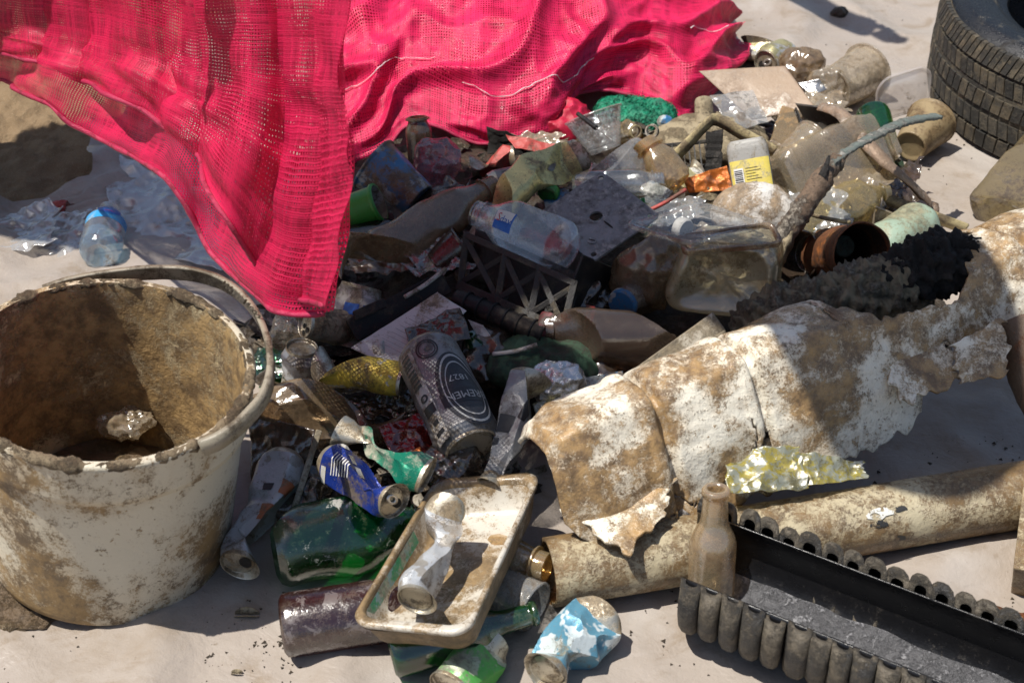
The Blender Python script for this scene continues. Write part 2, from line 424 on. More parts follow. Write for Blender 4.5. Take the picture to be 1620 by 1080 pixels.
def net(name, col, hole=0.52, pitch=0.0042, trans=0.35):
    """woven raffia netting: crossing ribbons, open squares between them"""
    m, nt = newmat(name)
    tc = nd(nt, 'ShaderNodeTexCoord'); uv = tc.outputs['UV']
    wob = nd(nt, 'ShaderNodeTexNoise', {'Vector': uv, 'Scale': 60.0, 'Detail': 2.0}).outputs['Color']
    wob = nd(nt, 'ShaderNodeVectorMath', {0: wob, 1: (0.0022, 0.0022, 0)}, operation='MULTIPLY').outputs[0]
    u2 = nd(nt, 'ShaderNodeVectorMath', {0: uv, 1: wob}, operation='ADD').outputs[0]
    sep = nd(nt, 'ShaderNodeSeparateXYZ', {0: u2})
    open_ = nz(nt, uv, 14, 3, 0.6)
    hw = math_(nt, 'ADD', hole*0.5-0.17, math_(nt, 'MULTIPLY', ramp(nt, open_, 0.35, 0.72), 0.22))
    def cell(s, p):
        f = math_(nt, 'FRACT', math_(nt, 'DIVIDE', s, p))
        return math_(nt, 'ABSOLUTE', math_(nt, 'SUBTRACT', f, 0.5))
    a, b = cell(sep.outputs[0], pitch), cell(sep.outputs[1], pitch*0.9)
    inside = math_(nt, 'MULTIPLY', math_(nt, 'LESS_THAN', a, hw), math_(nt, 'LESS_THAN', b, hw))
    thick = math_(nt, 'SUBTRACT', 1.0, inside)
    hgt = math_(nt, 'ADD', math_(nt, 'COSINE', math_(nt, 'MULTIPLY', a, 12.56)), math_(nt, 'COSINE', math_(nt, 'MULTIPLY', b, 12.56)))
    bp = nd(nt, 'ShaderNodeBump', {'Strength': 0.35, 'Distance': 0.0004, 'Height': hgt, }).outputs[0]
    def wn(s, p): return nd(nt, 'ShaderNodeTexWhiteNoise', {'W': math_(nt, 'FLOOR', math_(nt, 'DIVIDE', s, p))}, noise_dimensions='1D').outputs['Value']
    tu, tv = wn(sep.outputs[0], pitch), wn(sep.outputs[1], pitch*0.9)
    glint = nz(nt, uv, 420, 2, 0.6)
    v = math_(nt, 'ADD', math_(nt, 'MULTIPLY', nz(nt, uv, 9, 4), 0.6), math_(nt, 'MULTIPLY', math_(nt, 'MULTIPLY', tu, tv), 0.9), True)
    c = mixc(nt, v, tuple(x*1.12 for x in col), tuple(x*0.5 for x in col))
    c = mixc(nt, math_(nt, 'MULTIPLY', ramp(nt, nz(nt, uv, 26, 6, 0.7), 0.58, 0.75), 0.35), c, (0.45, 0.10, 0.13))
    rgh = nd(nt, 'ShaderNodeMapRange', {0: glint, 1: 0.3, 2: 0.7, 3: 0.16, 4: 0.6}).outputs[0]
    pr = nd(nt, 'ShaderNodeBsdfPrincipled', {'Base Color': c, 'Roughness': rgh, 'Specular IOR Level': 0.4, 'Normal': bp})
    tl = nd(nt, 'ShaderNodeBsdfTranslucent', {'Color': c})
    th = nd(nt, 'ShaderNodeMixShader', {0: trans, 1: pr.outputs[0], 2: tl.outputs[0]})
    tp = nd(nt, 'ShaderNodeBsdfTransparent', {'Color': (1, 1, 1)})
    s = nd(nt, 'ShaderNodeMixShader', {0: thick, 1: tp.outputs[0], 2: th.outputs[0]})
    nd(nt, 'ShaderNodeOutputMaterial', {0: s.outputs[0]}); return m
def sand_mat():
    m, nt = newmat('sand'); tc = nd(nt, 'ShaderNodeTexCoord'); vec = tc.outputs['Object']
    n1, n2, n3 = nz(nt, vec, 9, 6, 0.65), nz(nt, vec, 120, 5, 0.75), nz(nt, vec, 700, 2)
    c = mixc(nt, n1, (0.31, 0.22, 0.13), (0.19, 0.13, 0.075))
    c = mixc(nt, math_(nt, 'MULTIPLY', ramp(nt, nz(nt, vec, 38, 5, 0.7), 0.5, 0.7), 0.5), c, (0.19, 0.135, 0.08))
    c = mixc(nt, math_(nt, 'MULTIPLY', ramp(nt, n2, 0.55, 0.72), 0.5), c, (0.14, 0.1, 0.06))
    c = mixc(nt, math_(nt, 'MULTIPLY', ramp(nt, n3, 0.58, 0.7), 0.5), c, (0.5, 0.42, 0.3))
    bp = nd(nt, 'ShaderNodeBump', {'Strength': 1.0, 'Distance': 0.006, 'Height': math_(nt, 'ADD', n2, math_(nt, 'MULTIPLY', n3, 0.12))}).outputs[0]
    b = nd(nt, 'ShaderNodeBsdfPrincipled', {'Base Color': c, 'Roughness': 0.95, 'Normal': bp, 'Specular IOR Level': 0.2})
    nd(nt, 'ShaderNodeOutputMaterial', {0: b.outputs[0]}); return m
def tarp_mat():
    """milky polythene with sand showing through and splashes of silt on it"""
    m, nt = newmat('milky_polythene'); tc = nd(nt, 'ShaderNodeTexCoord'); vec = tc.outputs['Object']
    n1 = nz(nt, vec, 3.5, 5, 0.6, 0.6); n2 = nz(nt, vec, 14, 7, 0.7, 0.5); n3 = nz(nt, vec, 90, 4, 0.7)
    c = mixc(nt, n1, (0.375, 0.33, 0.29), (0.275, 0.235, 0.20))
    c = mixc(nt, math_(nt, 'MULTIPLY', ramp(nt, nz(nt, vec, 2.3, 6, 0.7, 0.4), 0.5, 0.68), 0.55), c, (0.22, 0.165, 0.11))
    c = mixc(nt, math_(nt, 'MULTIPLY', ramp(nt, n2, 0.50, 0.72), 0.7), c, (0.20, 0.15, 0.10))
    c = mixc(nt, math_(nt, 'MULTIPLY', ramp(nt, n3, 0.66, 0.72), 0.55), c, (0.15, 0.11, 0.07))
    c = mixc(nt, math_(nt, 'MULTIPLY', ramp(nt, nz(nt, vec, 5.5, 3, 0.5, 1.0), 0.55, 0.7), 0.45), c, (0.42, 0.395, 0.37))
    rd = nd(nt, 'ShaderNodeTexNoise', {'Vector': vec, 'Scale': 4.5, 'Detail': 3.0, 'Roughness': 0.5, 'Distortion': 0.8}, noise_type='RIDGED_MULTIFRACTAL').outputs['Fac']
    rd = math_(nt, 'POWER', math_(nt, 'MULTIPLY', rd, 0.5, True), 3.0)
    c = mixc(nt, math_(nt, 'MULTIPLY', rd, 0.35), c, (0.62, 0.60, 0.57))  # whitish sheen along the folds, painted into the colour
    h = math_(nt, 'ADD', math_(nt, 'ADD', math_(nt, 'MULTIPLY', nz(nt, vec, 22, 4, 0.55, 1.2), 0.5), math_(nt, 'MULTIPLY', n3, 0.25)), math_(nt, 'MULTIPLY', rd, 1.6))
    bp = nd(nt, 'ShaderNodeBump', {'Strength': 0.55, 'Distance': 0.008, 'Height': h}).outputs[0]
    rg = nd(nt, 'ShaderNodeMapRange', {0: n2, 1: 0.3, 2: 0.7, 3: 0.20, 4: 0.55}).outputs[0]
    b = nd(nt, 'ShaderNodeBsdfPrincipled', {'Base Color': c, 'Roughness': rg, 'Normal': bp, 'Specular IOR Level': 0.5})
    nd(nt, 'ShaderNodeOutputMaterial', {0: b.outputs[0]}); return m

MUD = (0.17, 0.115, 0.06)
MT = {}
MT['sand'] = sand_mat(); MT['tarp'] = tarp_mat()
MT['bucket'] = dirty('white_pail_plastic', (0.70, 0.65, 0.52), (0.30, 0.19, 0.075), 0.66, 11, 0.42, bump=0.3, dirt2=(0.10, 0.065, 0.035), transl=0.12)
MT['bucket_in'] = dirty('pail_inside', (0.55, 0.47, 0.30), (0.36, 0.235, 0.10), 0.92, 12, 0.5, bump=0.8, dirt2=(0.10, 0.06, 0.028))
MT['mud'] = dirty('wet_mud', (0.14, 0.095, 0.055), (0.22, 0.16, 0.09), 0.5, 40, 0.4, bump=0.9, wet=True)
MT['mudcrust'] = dirty('dried_mud', (0.24, 0.185, 0.115), (0.13, 0.09, 0.05), 0.5, 60, 0.85, bump=0.9)
MT['ringplastic'] = dirty('grey_strap_plastic', (0.28, 0.25, 0.19), (0.10, 0.075, 0.045), 0.6, 30, 0.4, bump=0.3)
MT['shell'] = dirty('weathered_white_plastic', (0.84, 0.79, 0.66), (0.36, 0.22, 0.085), 0.70, 17, 0.26, bump=0.6, dirt2=(0.10, 0.055, 0.022), wet=True, spec=0.6)
MT['pipe'] = dirty('stained_drain_pipe', (0.50, 0.44, 0.30), (0.20, 0.125, 0.055), 0.80, 11, 0.33, bump=0.5, dirt2=(0.08, 0.05, 0.028), wet=True)
MT['blackplastic'] = dirty('black_plastic', (0.007, 0.007, 0.008), (0.07, 0.055, 0.04), 0.32, 40, 0.45, bump=0.35, spec=0.3)
MT['corrug'] = dirty('muddy_black_hose', (0.022, 0.021, 0.020), (0.12, 0.10, 0.072), 0.78, 30, 0.5, bump=0.7)
MT['corrug_in'] = dirty('black_hose_lining', (0.006, 0.006, 0.007), (0.03, 0.025, 0.02), 0.2, 20, 0.3, bump=0.15)
MT['silt'] = dirty('wet_grit', (0.20, 0.20, 0.21), (0.50, 0.50, 0.52), 0.6, 120, 0.18, bump=1.0, dirt2=(0.06, 0.06, 0.065), wet=True)
MT['foam'] = dirty('filthy_foam', (0.24, 0.205, 0.135), (0.07, 0.058, 0.04), 0.55, 60, 0.95, bump=1.0, dirt2=(0.30, 0.27, 0.21))
MT['char'] = dirty('charred_foam', (0.008, 0.007, 0.006), (0.03, 0.024, 0.018), 0.4, 60, 0.9, bump=1.0)
MT['alu'] = dirty('dirty_aluminium', (0.72, 0.70, 0.66), (0.25, 0.19, 0.11), 0.4, 40, 0.32, 0.9, bump=0.15)
MT['lid'] = dirty('tarnished_can_lid', (0.62, 0.57, 0.46), (0.22, 0.16, 0.09), 0.6, 60, 0.35, 0.85, bump=0.2)
MT['hole'] = plain('painted_hole_shade', (0.012, 0.01, 0.008), 0.8)  # flat dark discs: the shade inside holes and slots painted as colour
MT['black'] = plain('black_print', (0.015, 0.015, 0.017), 0.4)
MT['white'] = plain('white_print', (0.72, 0.72, 0.70), 0.45)
MT['blueink'] = plain('blue_print', (0.02, 0.10, 0.42), 0.35)
MT['redink'] = plain('red_print', (0.5, 0.03, 0.04), 0.4)
MT['pinkink'] = plain('pink_print', (0.6, 0.08, 0.3), 0.4)
MT['paper'] = dirty('soiled_white_paper', (0.66, 0.65, 0.62), (0.25, 0.18, 0.1), 0.3, 30, 0.7, bump=0.2, transl=0.1)
MT['pink'] = net('pink_netting', (0.80, 0.022, 0.11), 0.56, pitch=0.0039, trans=0.30)
MT['pink2'] = net('pink_sack_netting', (0.88, 0.026, 0.135), 0.58, pitch=0.0045, trans=0.22)
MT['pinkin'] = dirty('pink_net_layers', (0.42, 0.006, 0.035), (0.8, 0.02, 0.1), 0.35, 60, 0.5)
MT['pinkhem'] = dirty('pink_hem_cord', (0.45, 0.02, 0.08), (0.3, 0.015, 0.05), 0.3, 80, 0.4, bump=0.5)
MT['thread'] = plain('white_thread', (0.75, 0.62, 0.64), 0.6)
MT['clear'] = film('clear_bottle_plastic', (0.95, 0.97, 0.98), haze=0.10, dirt=0.12, hcol=(.85, .88, .9), gloss=1.6)
MT['clear2'] = film('scuffed_clear_plastic', haze=0.16, dirt=0.3)
MT['cleardirt'] = film('silty_clear_plastic', (0.9, 0.86, 0.78), 0.32, 0.5, (0.36, 0.26, 0.15), (0.62, 0.54, 0.42))
MT['brownfilm'] = film('brown_stained_plastic', (0.8, 0.66, 0.48), 0.45, 0.65, (0.24, 0.16, 0.09), (0.40, 0.30, 0.19))
MT['darkfilm'] = film('dark_stained_plastic', (0.5, 0.4, 0.33), 0.4, 0.6, (0.10, 0.07, 0.045), (0.14, 0.10, 0.075))
MT['greenglass'] = film('green_bottle_plastic', (0.06, 0.42, 0.14), 0.10, 0.15, (0.18, 0.16, 0.10), (0.01, 0.14, 0.05), spk=0.35, gloss=1.3)
MT['greenglass2'] = film('green_bottle_glass', (0.06, 0.40, 0.10), 0.25, 0.15, (0.10, 0.12, 0.06), (0.012, 0.13, 0.035), gloss=1.3, spk=0.1)
MT['brownglass'] = film('brown_bottle_glass', (0.22, 0.06, 0.03), 0.6, 0.3, (0.16, 0.11, 0.08), (0.05, 0.014, 0.012), spk=0.6, speck=(0.20, 0.16, 0.15), gloss=1.3, bump=.3, rough=.12)
MT['beigeglass'] = film('silted_glass', (0.85, 0.7, 0.5), 0.34, 0.32, (0.36, 0.24, 0.14), (0.70, 0.56, 0.36), rough=0.06, gloss=1.8)
MT['amber'] = film('amber_plastic', (0.85, 0.66, 0.38), 0.32, 0.45, (0.24, 0.15, 0.06), (0.60, 0.48, 0.28), gloss=1.4)
MT['yellowfilm'] = film('yellow_wrapper', (0.9, 0.8, 0.25), 0.6, 0.5, (0.22, 0.19, 0.10), (0.58, 0.50, 0.08), sc=34, spk=0.95, speck=(0.38, 0.39, 0.30), gloss=1.6, bump=.5)
MT['redfilm'] = film('red_wrapper', (0.6, 0.05, 0.04), 0.5, 0.3, (0.12, 0.06, 0.04), (0.35, 0.03, 0.025))
MT['orange'] = dirty('orange_foil', (0.55, 0.16, 0.03), (0.25, 0.1, 0.04), 0.35, 30, 0.28, 0.4, bump=0.3)
MT['foil'] = dirty('crumpled_foil', (0.72, 0.72, 0.72), (0.3, 0.26, 0.2), 0.3, 40, 0.25, 0.85, bump=0.3)
MT['greencan'] = dirty('green_can_paint', (0.10, 0.42, 0.08), (0.35, 0.33, 0.25), 0.35, 30, 0.35, 0.3, col2=(0.45, 0.5, 0.36), c2amt=0.35)
MT['teal'] = dirty('teal_can_paint', (0.01, 0.22, 0.13), (0.40, 0.38, 0.30), 0.42, 30, 0.3, 0.4)
MT['bluecan'] = dirty('blue_can_paint', (0.015, 0.04, 0.26), (0.13, 0.10, 0.07), 0.35, 35, 0.28, 0.4)
MT['skycan'] = dirty('faded_blue_can_paint', (0.62, 0.70, 0.72), (0.24, 0.22, 0.16), 0.3, 24, 0.4, 0.2, col2=(0.10, 0.27, 0.38), c2amt=0.75)
MT['whitecan'] = dirty('white_can_paint', (0.48, 0.50, 0.52), (0.2, 0.15, 0.1), 0.5, 26, 0.4, 0.3, col2=(0.33, 0.31, 0.28), c2amt=0.3)
MT['greycan'] = dirty('silver_grey_can_paint', (0.26, 0.26, 0.26), (0.12, 0.1, 0.08), 0.3, 30, 0.4, 0.5)
MT['yellowcan'] = dirty('yellow_can_paint', (0.74, 0.54, 0.07), (0.20, 0.14, 0.05), 0.48, 32, 0.4, 0.2, col2=(0.6, 0.57, 0.45), c2amt=0.25)
MT['goldcan'] = dirty('gold_can_paint', (0.72, 0.62, 0.28), (0.24, 0.19, 0.10), 0.4, 32, 0.3, 0.7)
MT['olivecan'] = dirty('olive_can_paint', (0.5, 0.46, 0.25), (0.14, 0.11, 0.06), 0.5, 32, 0.35, 0.6, col2=(0.6, 0.6, 0.58))
MT['rust'] = dirty('rusty_tin', (0.16, 0.06, 0.02), (0.34, 0.11, 0.02), 0.45, 28, 0.75, 0.1, bump=0.8, dirt2=(0.05, 0.025, 0.012))
MT['rust_in'] = dirty('rusty_tin_inside', (0.05, 0.025, 0.012), (0.42, 0.16, 0.03), 0.3, 22, 0.7, 0.1, bump=0.8)
MT['mint'] = dirty('mint_plastic', (0.30, 0.40, 0.31), (0.30, 0.27, 0.17), 0.8, 22, 0.4, bump=0.2)
MT['tray'] = dirty('white_tray_plastic', (0.62, 0.59, 0.52), (0.28, 0.185, 0.085), 0.68, 17, 0.3, bump=0.2, wet=True, transl=0.1, spec=0.6)
MT['trayout'] = dirty('mud_smeared_tray', (0.50, 0.45, 0.35), (0.25, 0.17, 0.09), 1.1, 20, 0.5, bump=0.6)
MT['wood'] = dirty('driftwood', (0.17, 0.115, 0.075), (0.035, 0.028, 0.022), 0.55, 40, 0.7, bump=0.9, dirt2=(0.35, 0.31, 0.25))
MT['blackwood'] = dirty('charred_wood', (0.02, 0.018, 0.016), (0.09, 0.08, 0.07), 0.35, 60, 0.6, bump=0.9)
MT['strip'] = dirty('yellowed_plastic_strip', (0.46, 0.38, 0.2), (0.2, 0.15, 0.09), 0.6, 50, 0.6, bump=0.4)
MT['whitestrip'] = dirty('muddy_white_strip', (0.5, 0.46, 0.38), (0.2, 0.16, 0.10), 0.85, 40, 0.6, bump=0.4)
MT['plate'] = dirty('pitted_metal_plate', (0.24, 0.24, 0.255), (0.06, 0.05, 0.045), 0.6, 28, 0.5, 0.2, bump=0.5, dirt2=(0.36, 0.35, 0.34))
MT['card'] = dirty('wet_cardboard', (0.34, 0.25, 0.175), (0.22, 0.155, 0.11), 0.4, 16, 0.45, bump=0.35, dirt2=(0.42, 0.35, 0.28), wet=True)
MT['muddywhite'] = dirty('mud_spattered_white', (0.66, 0.64, 0.60), (0.34, 0.24, 0.14), 0.62, 26, 0.6, bump=0.6)
MT['beigemud'] = dirty('mud_caked_plastic', (0.34, 0.28, 0.18), (0.22, 0.17, 0.10), 0.6, 34, 0.8, bump=0.8)
MT['scoop'] = dirty('brown_gutter_metal', (0.30, 0.21, 0.145), (0.13, 0.09, 0.06), 0.45, 30, 0.4, 0.2, bump=0.5, dirt2=(0.42, 0.36, 0.3))
MT['tyre'] = dirty('tyre_rubber', (0.007, 0.007, 0.009), (0.08, 0.068, 0.05), 0.18, 30, 0.30, bump=0.5)
MT['tyretread'] = dirty('muddy_tyre_tread', (0.022, 0.021, 0.018), (0.13, 0.105, 0.068), 0.62, 16, 0.75, bump=0.7)
MT['greenpad'] = dirty('green_scouring_fibre', (0.005, 0.22, 0.12), (0.01, 0.13, 0.08), 0.4, 50, 0.5, bump=0.4)
MT['darkgreen'] = dirty('dark_green_cloth', (0.03, 0.075, 0.04), (0.04, 0.03, 0.02), 0.5, 40, 0.8, bump=0.6)
MT['bluecup'] = dirty('blue_cup_plastic', (0.035, 0.17, 0.36), (0.20, 0.13, 0.06), 0.62, 20, 0.35, bump=0.3, col2=(0.36, 0.42, 0.42), c2amt=0.5)
MT['whitedirty'] = dirty('grimy_white_plastic', (0.5, 0.48, 0.44), (0.2, 0.15, 0.09), 0.55, 26, 0.5, bump=0.3)
MT['greentube'] = dirty('bright_green_plastic', (0.04, 0.28, 0.04), (0.08, 0.09, 0.04), 0.3, 26, 0.4)
MT['blacklabel'] = dirty('black_label', (0.02, 0.021, 0.026), (0.08, 0.07, 0.06), 0.25, 40, 0.4)
MT['yellowlabel'] = dirty('yellow_label', (0.70, 0.58, 0.12), (0.5, 0.45, 0.28), 0.35, 30, 0.5)
MT['bluelabel'] = dirty('blue_label', (0.02, 0.13, 0.5), (0.3, 0.35, 0.42), 0.15, 60, 0.35)
MT['skylabel'] = dirty('light_blue_label', (0.03, 0.30, 0.62), (0.3, 0.45, 0.55), 0.2, 60, 0.3)
MT['greenstreak'] = dirty('green_paint_streak', (0.02, 0.30, 0.15), (0.45, 0.43, 0.36), 0.5, 40, 0.4, col2=(0.20, 0.38, 0.42), c2amt=0.4)
MT['redplastic'] = dirty('faded_red_plastic', (0.42, 0.06, 0.05), (0.15, 0.08, 0.05), 0.4, 50, 0.5)
MT['scrap'] = dirty('scraps_and_gap_shade', (0.045, 0.033, 0.022), (0.11, 0.08, 0.05), 0.5, 30, 0.45, bump=0.8, wet=True)  # dark brown of scraps, also the painted shade of the pile's gaps
MT['scrap2'] = dirty('pale_scraps', (0.36, 0.33, 0.27), (0.16, 0.12, 0.075), 0.55, 30, 0.5, bump=0.6)

def scuff_mat(name, col):
    m, nt = newmat(name); vec, tc = coords(nt)
    f = ramp(nt, nz(nt, vec, 90, 5, 0.7), 0.46, 0.52)
    d = nd(nt, 'ShaderNodeBsdfPrincipled', {'Base Color': col, 'Roughness': 0.5}).outputs[0]
    t = nd(nt, 'ShaderNodeBsdfTransparent').outputs[0]
    nd(nt, 'ShaderNodeOutputMaterial', {0: nd(nt, 'ShaderNodeMixShader', {0: f, 1: t, 2: d}).outputs[0]}); return m
MT['scuffw'] = scuff_mat('white_scuff', (.62, .62, .58)); MT['scuffb'] = scuff_mat('black_scuff', (.03, .03, .03))
# ------------------------------------------------------------------ the setting: sand and the plastic sheet
def build_ground():
    xs = np.concatenate([np.linspace(-60, -1.4, 14), np.arange(-1.3, -0.6, 0.0065), np.linspace(-0.5, 2, 12), np.linspace(4, 60, 10)])
    ys = np.concatenate([np.linspace(-40, 0.5, 10), np.linspace(0.6, 1.2, 8), np.arange(1.45, 2.75, 0.0065), np.linspace(2.85, 90, 14)])
    vs_ = []
    for y in ys:
        for x in xs:
            z = -0.008
            if -1.3 < x < -0.6 and 1.45 < y < 2.75:
                q = Vector((x, y, 0))
                z += 0.014*fb(q*6, 4)+0.012*fb(q*30, 4)+0.007*(0.5-vor(q*55))
            vs_.append((x, y, min(z, 0.02) if x < -0.72 else min(z, -0.006)))
    o = mk('ground', vs_, grid_faces(len(xs), len(ys)), MT['sand']); tag(o, 'rough brown sand', kind='structure')
build_ground()
LE = [(P(-200, 330).y, P(-200, 330).x-0.1)]
def left_edge(y):
    tab = [(0.2, -1.25), (P(0, 350).y-0.12, P(0, 350).x-0.22), (P(0, 345).y, P(0, 345).x-0.02), (P(92, 326).y, P(92, 326).x), (P(148, 305).y, P(148, 305).x+0.0),
           (P(150, 228).y, P(150, 228).x), (P(215, 190).y, P(215, 190).x), (2.6, -0.5), (6, -0.3)]
    return interp(tab, y)[0]
def build_tarp():
    ys = np.concatenate([np.arange(0.35, 2.75, 0.011), np.linspace(2.8, 4.2, 12)]); nu = 230; vs_ = []
    for y in ys:
        x0 = left_edge(y)+0.020*noise.noise(Vector((0, y*16, 3)))+0.02*(vor(Vector((0.3, y*22, 3)))-.4)
        for i in range(nu):
            k = i/(nu-1); x = lerp(x0, 2.2, k**1.12); q = Vector((x, y, 0.3))
            r1 = 1-abs(fb(q*2.4+Vector((0.7*noise.noise(q*2), 0, 0)), 2)); r2 = 1-abs(noise.noise(Vector((x*9+y*4, y*7-x*3, 1))))
            z = 0.003+0.014*max(0, r1-0.72)/0.28+0.008*max(0, r2-0.8)/0.2*max(0, noise.noise(q*2.7)+0.35)+0.0012*noise.noise(q*40)
            e = max(0, 1-(x-x0)/0.10); far = max(0, min(1, (y-1.45)*5))
            z += far*0.034*e*e*(0.6+noise.noise(Vector((x*10, y*10, 5)))) + far*(0.030*max(0, 1-(x-x0)/0.5))*max(0, 0.9-2.2*abs(fb(q*6.5, 3)))
            vs_.append((x, y, max(z, 0.001)))
    o = mk('plastic_sheet', vs_, grid_faces(nu, len(ys)), MT['tarp']); tag(o, 'wrinkled milky plastic sheet spread on the sand under all the litter', 'plastic sheet')
build_tarp()

# ------------------------------------------------------------------ added dark mound under the pile: shade of its gaps as colour
HEAP = [((640, 560), 0.20, 0.055), ((820, 470), 0.26, 0.085), ((1000, 420), 0.26, 0.095), ((1180, 330), 0.24, 0.08), ((700, 330), 0.24, 0.08), ((1010, 250), 0.2, 0.07), ((560, 700), 0.12, 0.03), ((1150, 520), 0.2, 0.08), ((700, 760), 0.11, 0.03), ((480, 540), 0.12, 0.03), ((1250, 420), 0.16, 0.075), ((1280, 250), 0.15, 0.065), ((1350, 480), 0.14, 0.09)]
HEAP = [(P(*c, 0.03), r, h) for c, r, h in HEAP]
def heap_h(x, y):
    z = 0
    for c, r, h in HEAP:
        d = ((x-c.x)**2+(y-c.y)**2)/(r*r)
        if d < 1: z = max(z, h*(1-d)**0.8)
    return z
def build_heap():
    xs, ys = np.arange(-0.46, 0.62, 0.008), np.arange(0.95, 2.05, 0.008); nu = len(xs); vs_ = []; keep = []
    for y in ys:
        for x in xs:
            h = heap_h(x, y); q = Vector((x, y, 0)); keep.append(h > 0.002)
            vs_.append((x, y, -0.003 if h <= 0.002 else h*0.85+0.012*(fb(q*22, 3))+0.008*(vor(q*45)-0.5)))
    f = [a for a in grid_faces(nu, len(ys)) if any(keep[i] for i in a)]
    o = mk('gap_shade_mound', vs_, f, MT['scrap']); tag(o, 'added mound of mud and scraps under the litter pile, darkened for the shade of its gaps', 'debris', kind='stuff')
    rnd = random.Random(4)
    for nm, mt, n, lb in (('torn_scraps', 'scrap', 420, 'small torn dark scraps strewn through the gaps of the pile'), ('pale_scraps', 'scrap2', 130, 'small torn pale scraps strewn through the gaps of the pile')):
        V_, F_ = [], []
        for k in range(n):
            c, r, h = rnd.choice(HEAP); a = rnd.uniform(0, 6.28); d = r*math.sqrt(rnd.random())*0.95
            x, y = c.x+d*math.cos(a), c.y+d*math.sin(a); z = heap_h(x, y)*0.9+rnd.uniform(0.004, 0.016); s = rnd.uniform(0.006, 0.024)
            R = Matrix.Rotation(rnd.uniform(0, 6.28), 3, 'Z') @ Matrix.Rotation(rnd.uniform(-0.9, 0.9), 3, 'X'); b = len(V_); m = 4
            for j in range(m):
                for i in range(m):
                    q = Vector(((i/(m-1)-0.5)*s*2+rnd.uniform(-.2, .2)*s, (j/(m-1)-0.5)*s+rnd.uniform(-.15, .15)*s, rnd.uniform(-0.25, 0.25)*s))
                    V_.append(Vector((x, y, z))+R @ q)
            F_ += [tuple(b+i for i in f_) for f_ in grid_faces(m, m)]
        o = mk(nm, V_, F_, MT[mt], smooth=False); tag(o, lb, 'scraps', kind='stuff'); solid(o, 0.0008)
build_heap()

# ------------------------------------------------------------------ cloth
def crumple_cloth(P0, su, sv, R, pins, it=160, seed=1, amp=0.004, k=5, sag=0.0):
    """let a sheet with more cloth than room buckle into folds, staying within R of where it hangs"""
    rs = np.random.RandomState(seed); X = P0.copy(); nv, nu, _ = X.shape
    nrm = np.cross(np.gradient(P0, axis=1), np.gradient(P0, axis=0)); nrm /= np.linalg.norm(nrm, axis=2, keepdims=True)+1e-9
    pert = rs.randn(nv//6+2, nu//5+2)
    yy, xx = np.meshgrid(np.linspace(0, pert.shape[0]-1.001, nv), np.linspace(0, pert.shape[1]-1.001, nu), indexing='ij')
    i, j = yy.astype(int), xx.astype(int); a, b = yy-i, xx-j
    pt = (pert[i, j]*(1-a)*(1-b)+pert[i+1, j]*a*(1-b)+pert[i, j+1]*(1-a)*b+pert[i+1, j+1]*a*b)
    X += nrm*(amp*pt)[..., None]
    free = (1.0-pins)[..., None]
    ru = np.linalg.norm(np.diff(P0, axis=1), axis=2)*su; rv = np.linalg.norm(np.diff(P0, axis=0), axis=2)*sv
    rku = np.linalg.norm(P0[:, k:]-P0[:, :-k], axis=2)*(1+(su-1)*0.55); rkv = np.linalg.norm(P0[k:]-P0[:-k], axis=2)*(1+(sv-1)*0.55)
    def proj(sa, sb, rest, par, ax, stiff, onlypush=False):
        A = [slice(None)]*2; n = X[sa].shape[ax]; sel = slice(par, n, 2)
        A[ax] = sel; A = tuple(A)
        xa, xb = X[sa][A], X[sb][A]; d = xb-xa; L = np.linalg.norm(d, axis=2)+1e-9
        e = (L-rest[A])
        if onlypush: e = np.minimum(e, 0)
        c = d*(0.5*stiff*e/L)[..., None]
        X[sa][A] += c*free[sa][A]; X[sb][A] -= c*free[sb][A]
    s_ = slice
    for n in range(it):
        for par in (0, 1):
            proj((s_(None), s_(0, nu-1)), (s_(None), s_(1, nu)), ru, par, 1, 1.0)
            proj((s_(0, nv-1), s_(None)), (s_(1, nv), s_(None)), rv, par, 0, 1.0)
        proj((s_(None), s_(0, nu-k)), (s_(None), s_(k, nu)), rku, 0, 1, 0.5, True); proj((s_(None), s_(0, nu-k)), (s_(None), s_(k, nu)), rku, 1, 1, 0.5, True)
        proj((s_(0, nv-k), s_(None)), (s_(k, nv), s_(None)), rkv, 0, 0, 0.5, True); proj((s_(0, nv-k), s_(None)), (s_(k, nv), s_(None)), rkv, 1, 0, 0.5, True)
        X[..., 2] -= sag*free[..., 0]
        d = X-P0; L = np.linalg.norm(d, axis=2, keepdims=True)+1e-9
        X = P0+d*np.minimum(1, R/L)
    for n in range(2):
        Y = X.copy(); Y[1:-1, 1:-1] = 0.5*X[1:-1, 1:-1]+0.125*(X[:-2, 1:-1]+X[2:, 1:-1]+X[1:-1, :-2]+X[1:-1, 2:]); X = Y
    return X
def ctrl_surface(ctrl, nu, nv):
    """smooth surface through rows of control points"""
    C = np.array([[tuple(p) for p in row] for row in ctrl], dtype=float)
    def cr(A, n):
        m = A.shape[0]; out = []
        for t in np.linspace(0, m-1, n):
            i = min(int(t), m-2); f = t-i
            p0, p1, p2, p3 = A[max(i-1, 0)], A[i], A[i+1], A[min(i+2, m-1)]
            out.append(0.5*((2*p1)+(p2-p0)*f+(2*p0-5*p1+4*p2-p3)*f*f+(3*p1-p0-3*p2+p3)*f**3))
        return np.array(out)
    return np.swapaxes(cr(np.swapaxes(cr(C, nv), 0, 1), nu), 0, 1)
def cloth_obj(name, X, mat, parent, uvs):
    nv, nu, _ = X.shape
    o = mk(name, [tuple(p) for p in X.reshape(-1, 3)], grid_faces(nu, nv), mat, None, uv=uvs)
    if parent: under(o, parent)
    subd(o, 1); return o
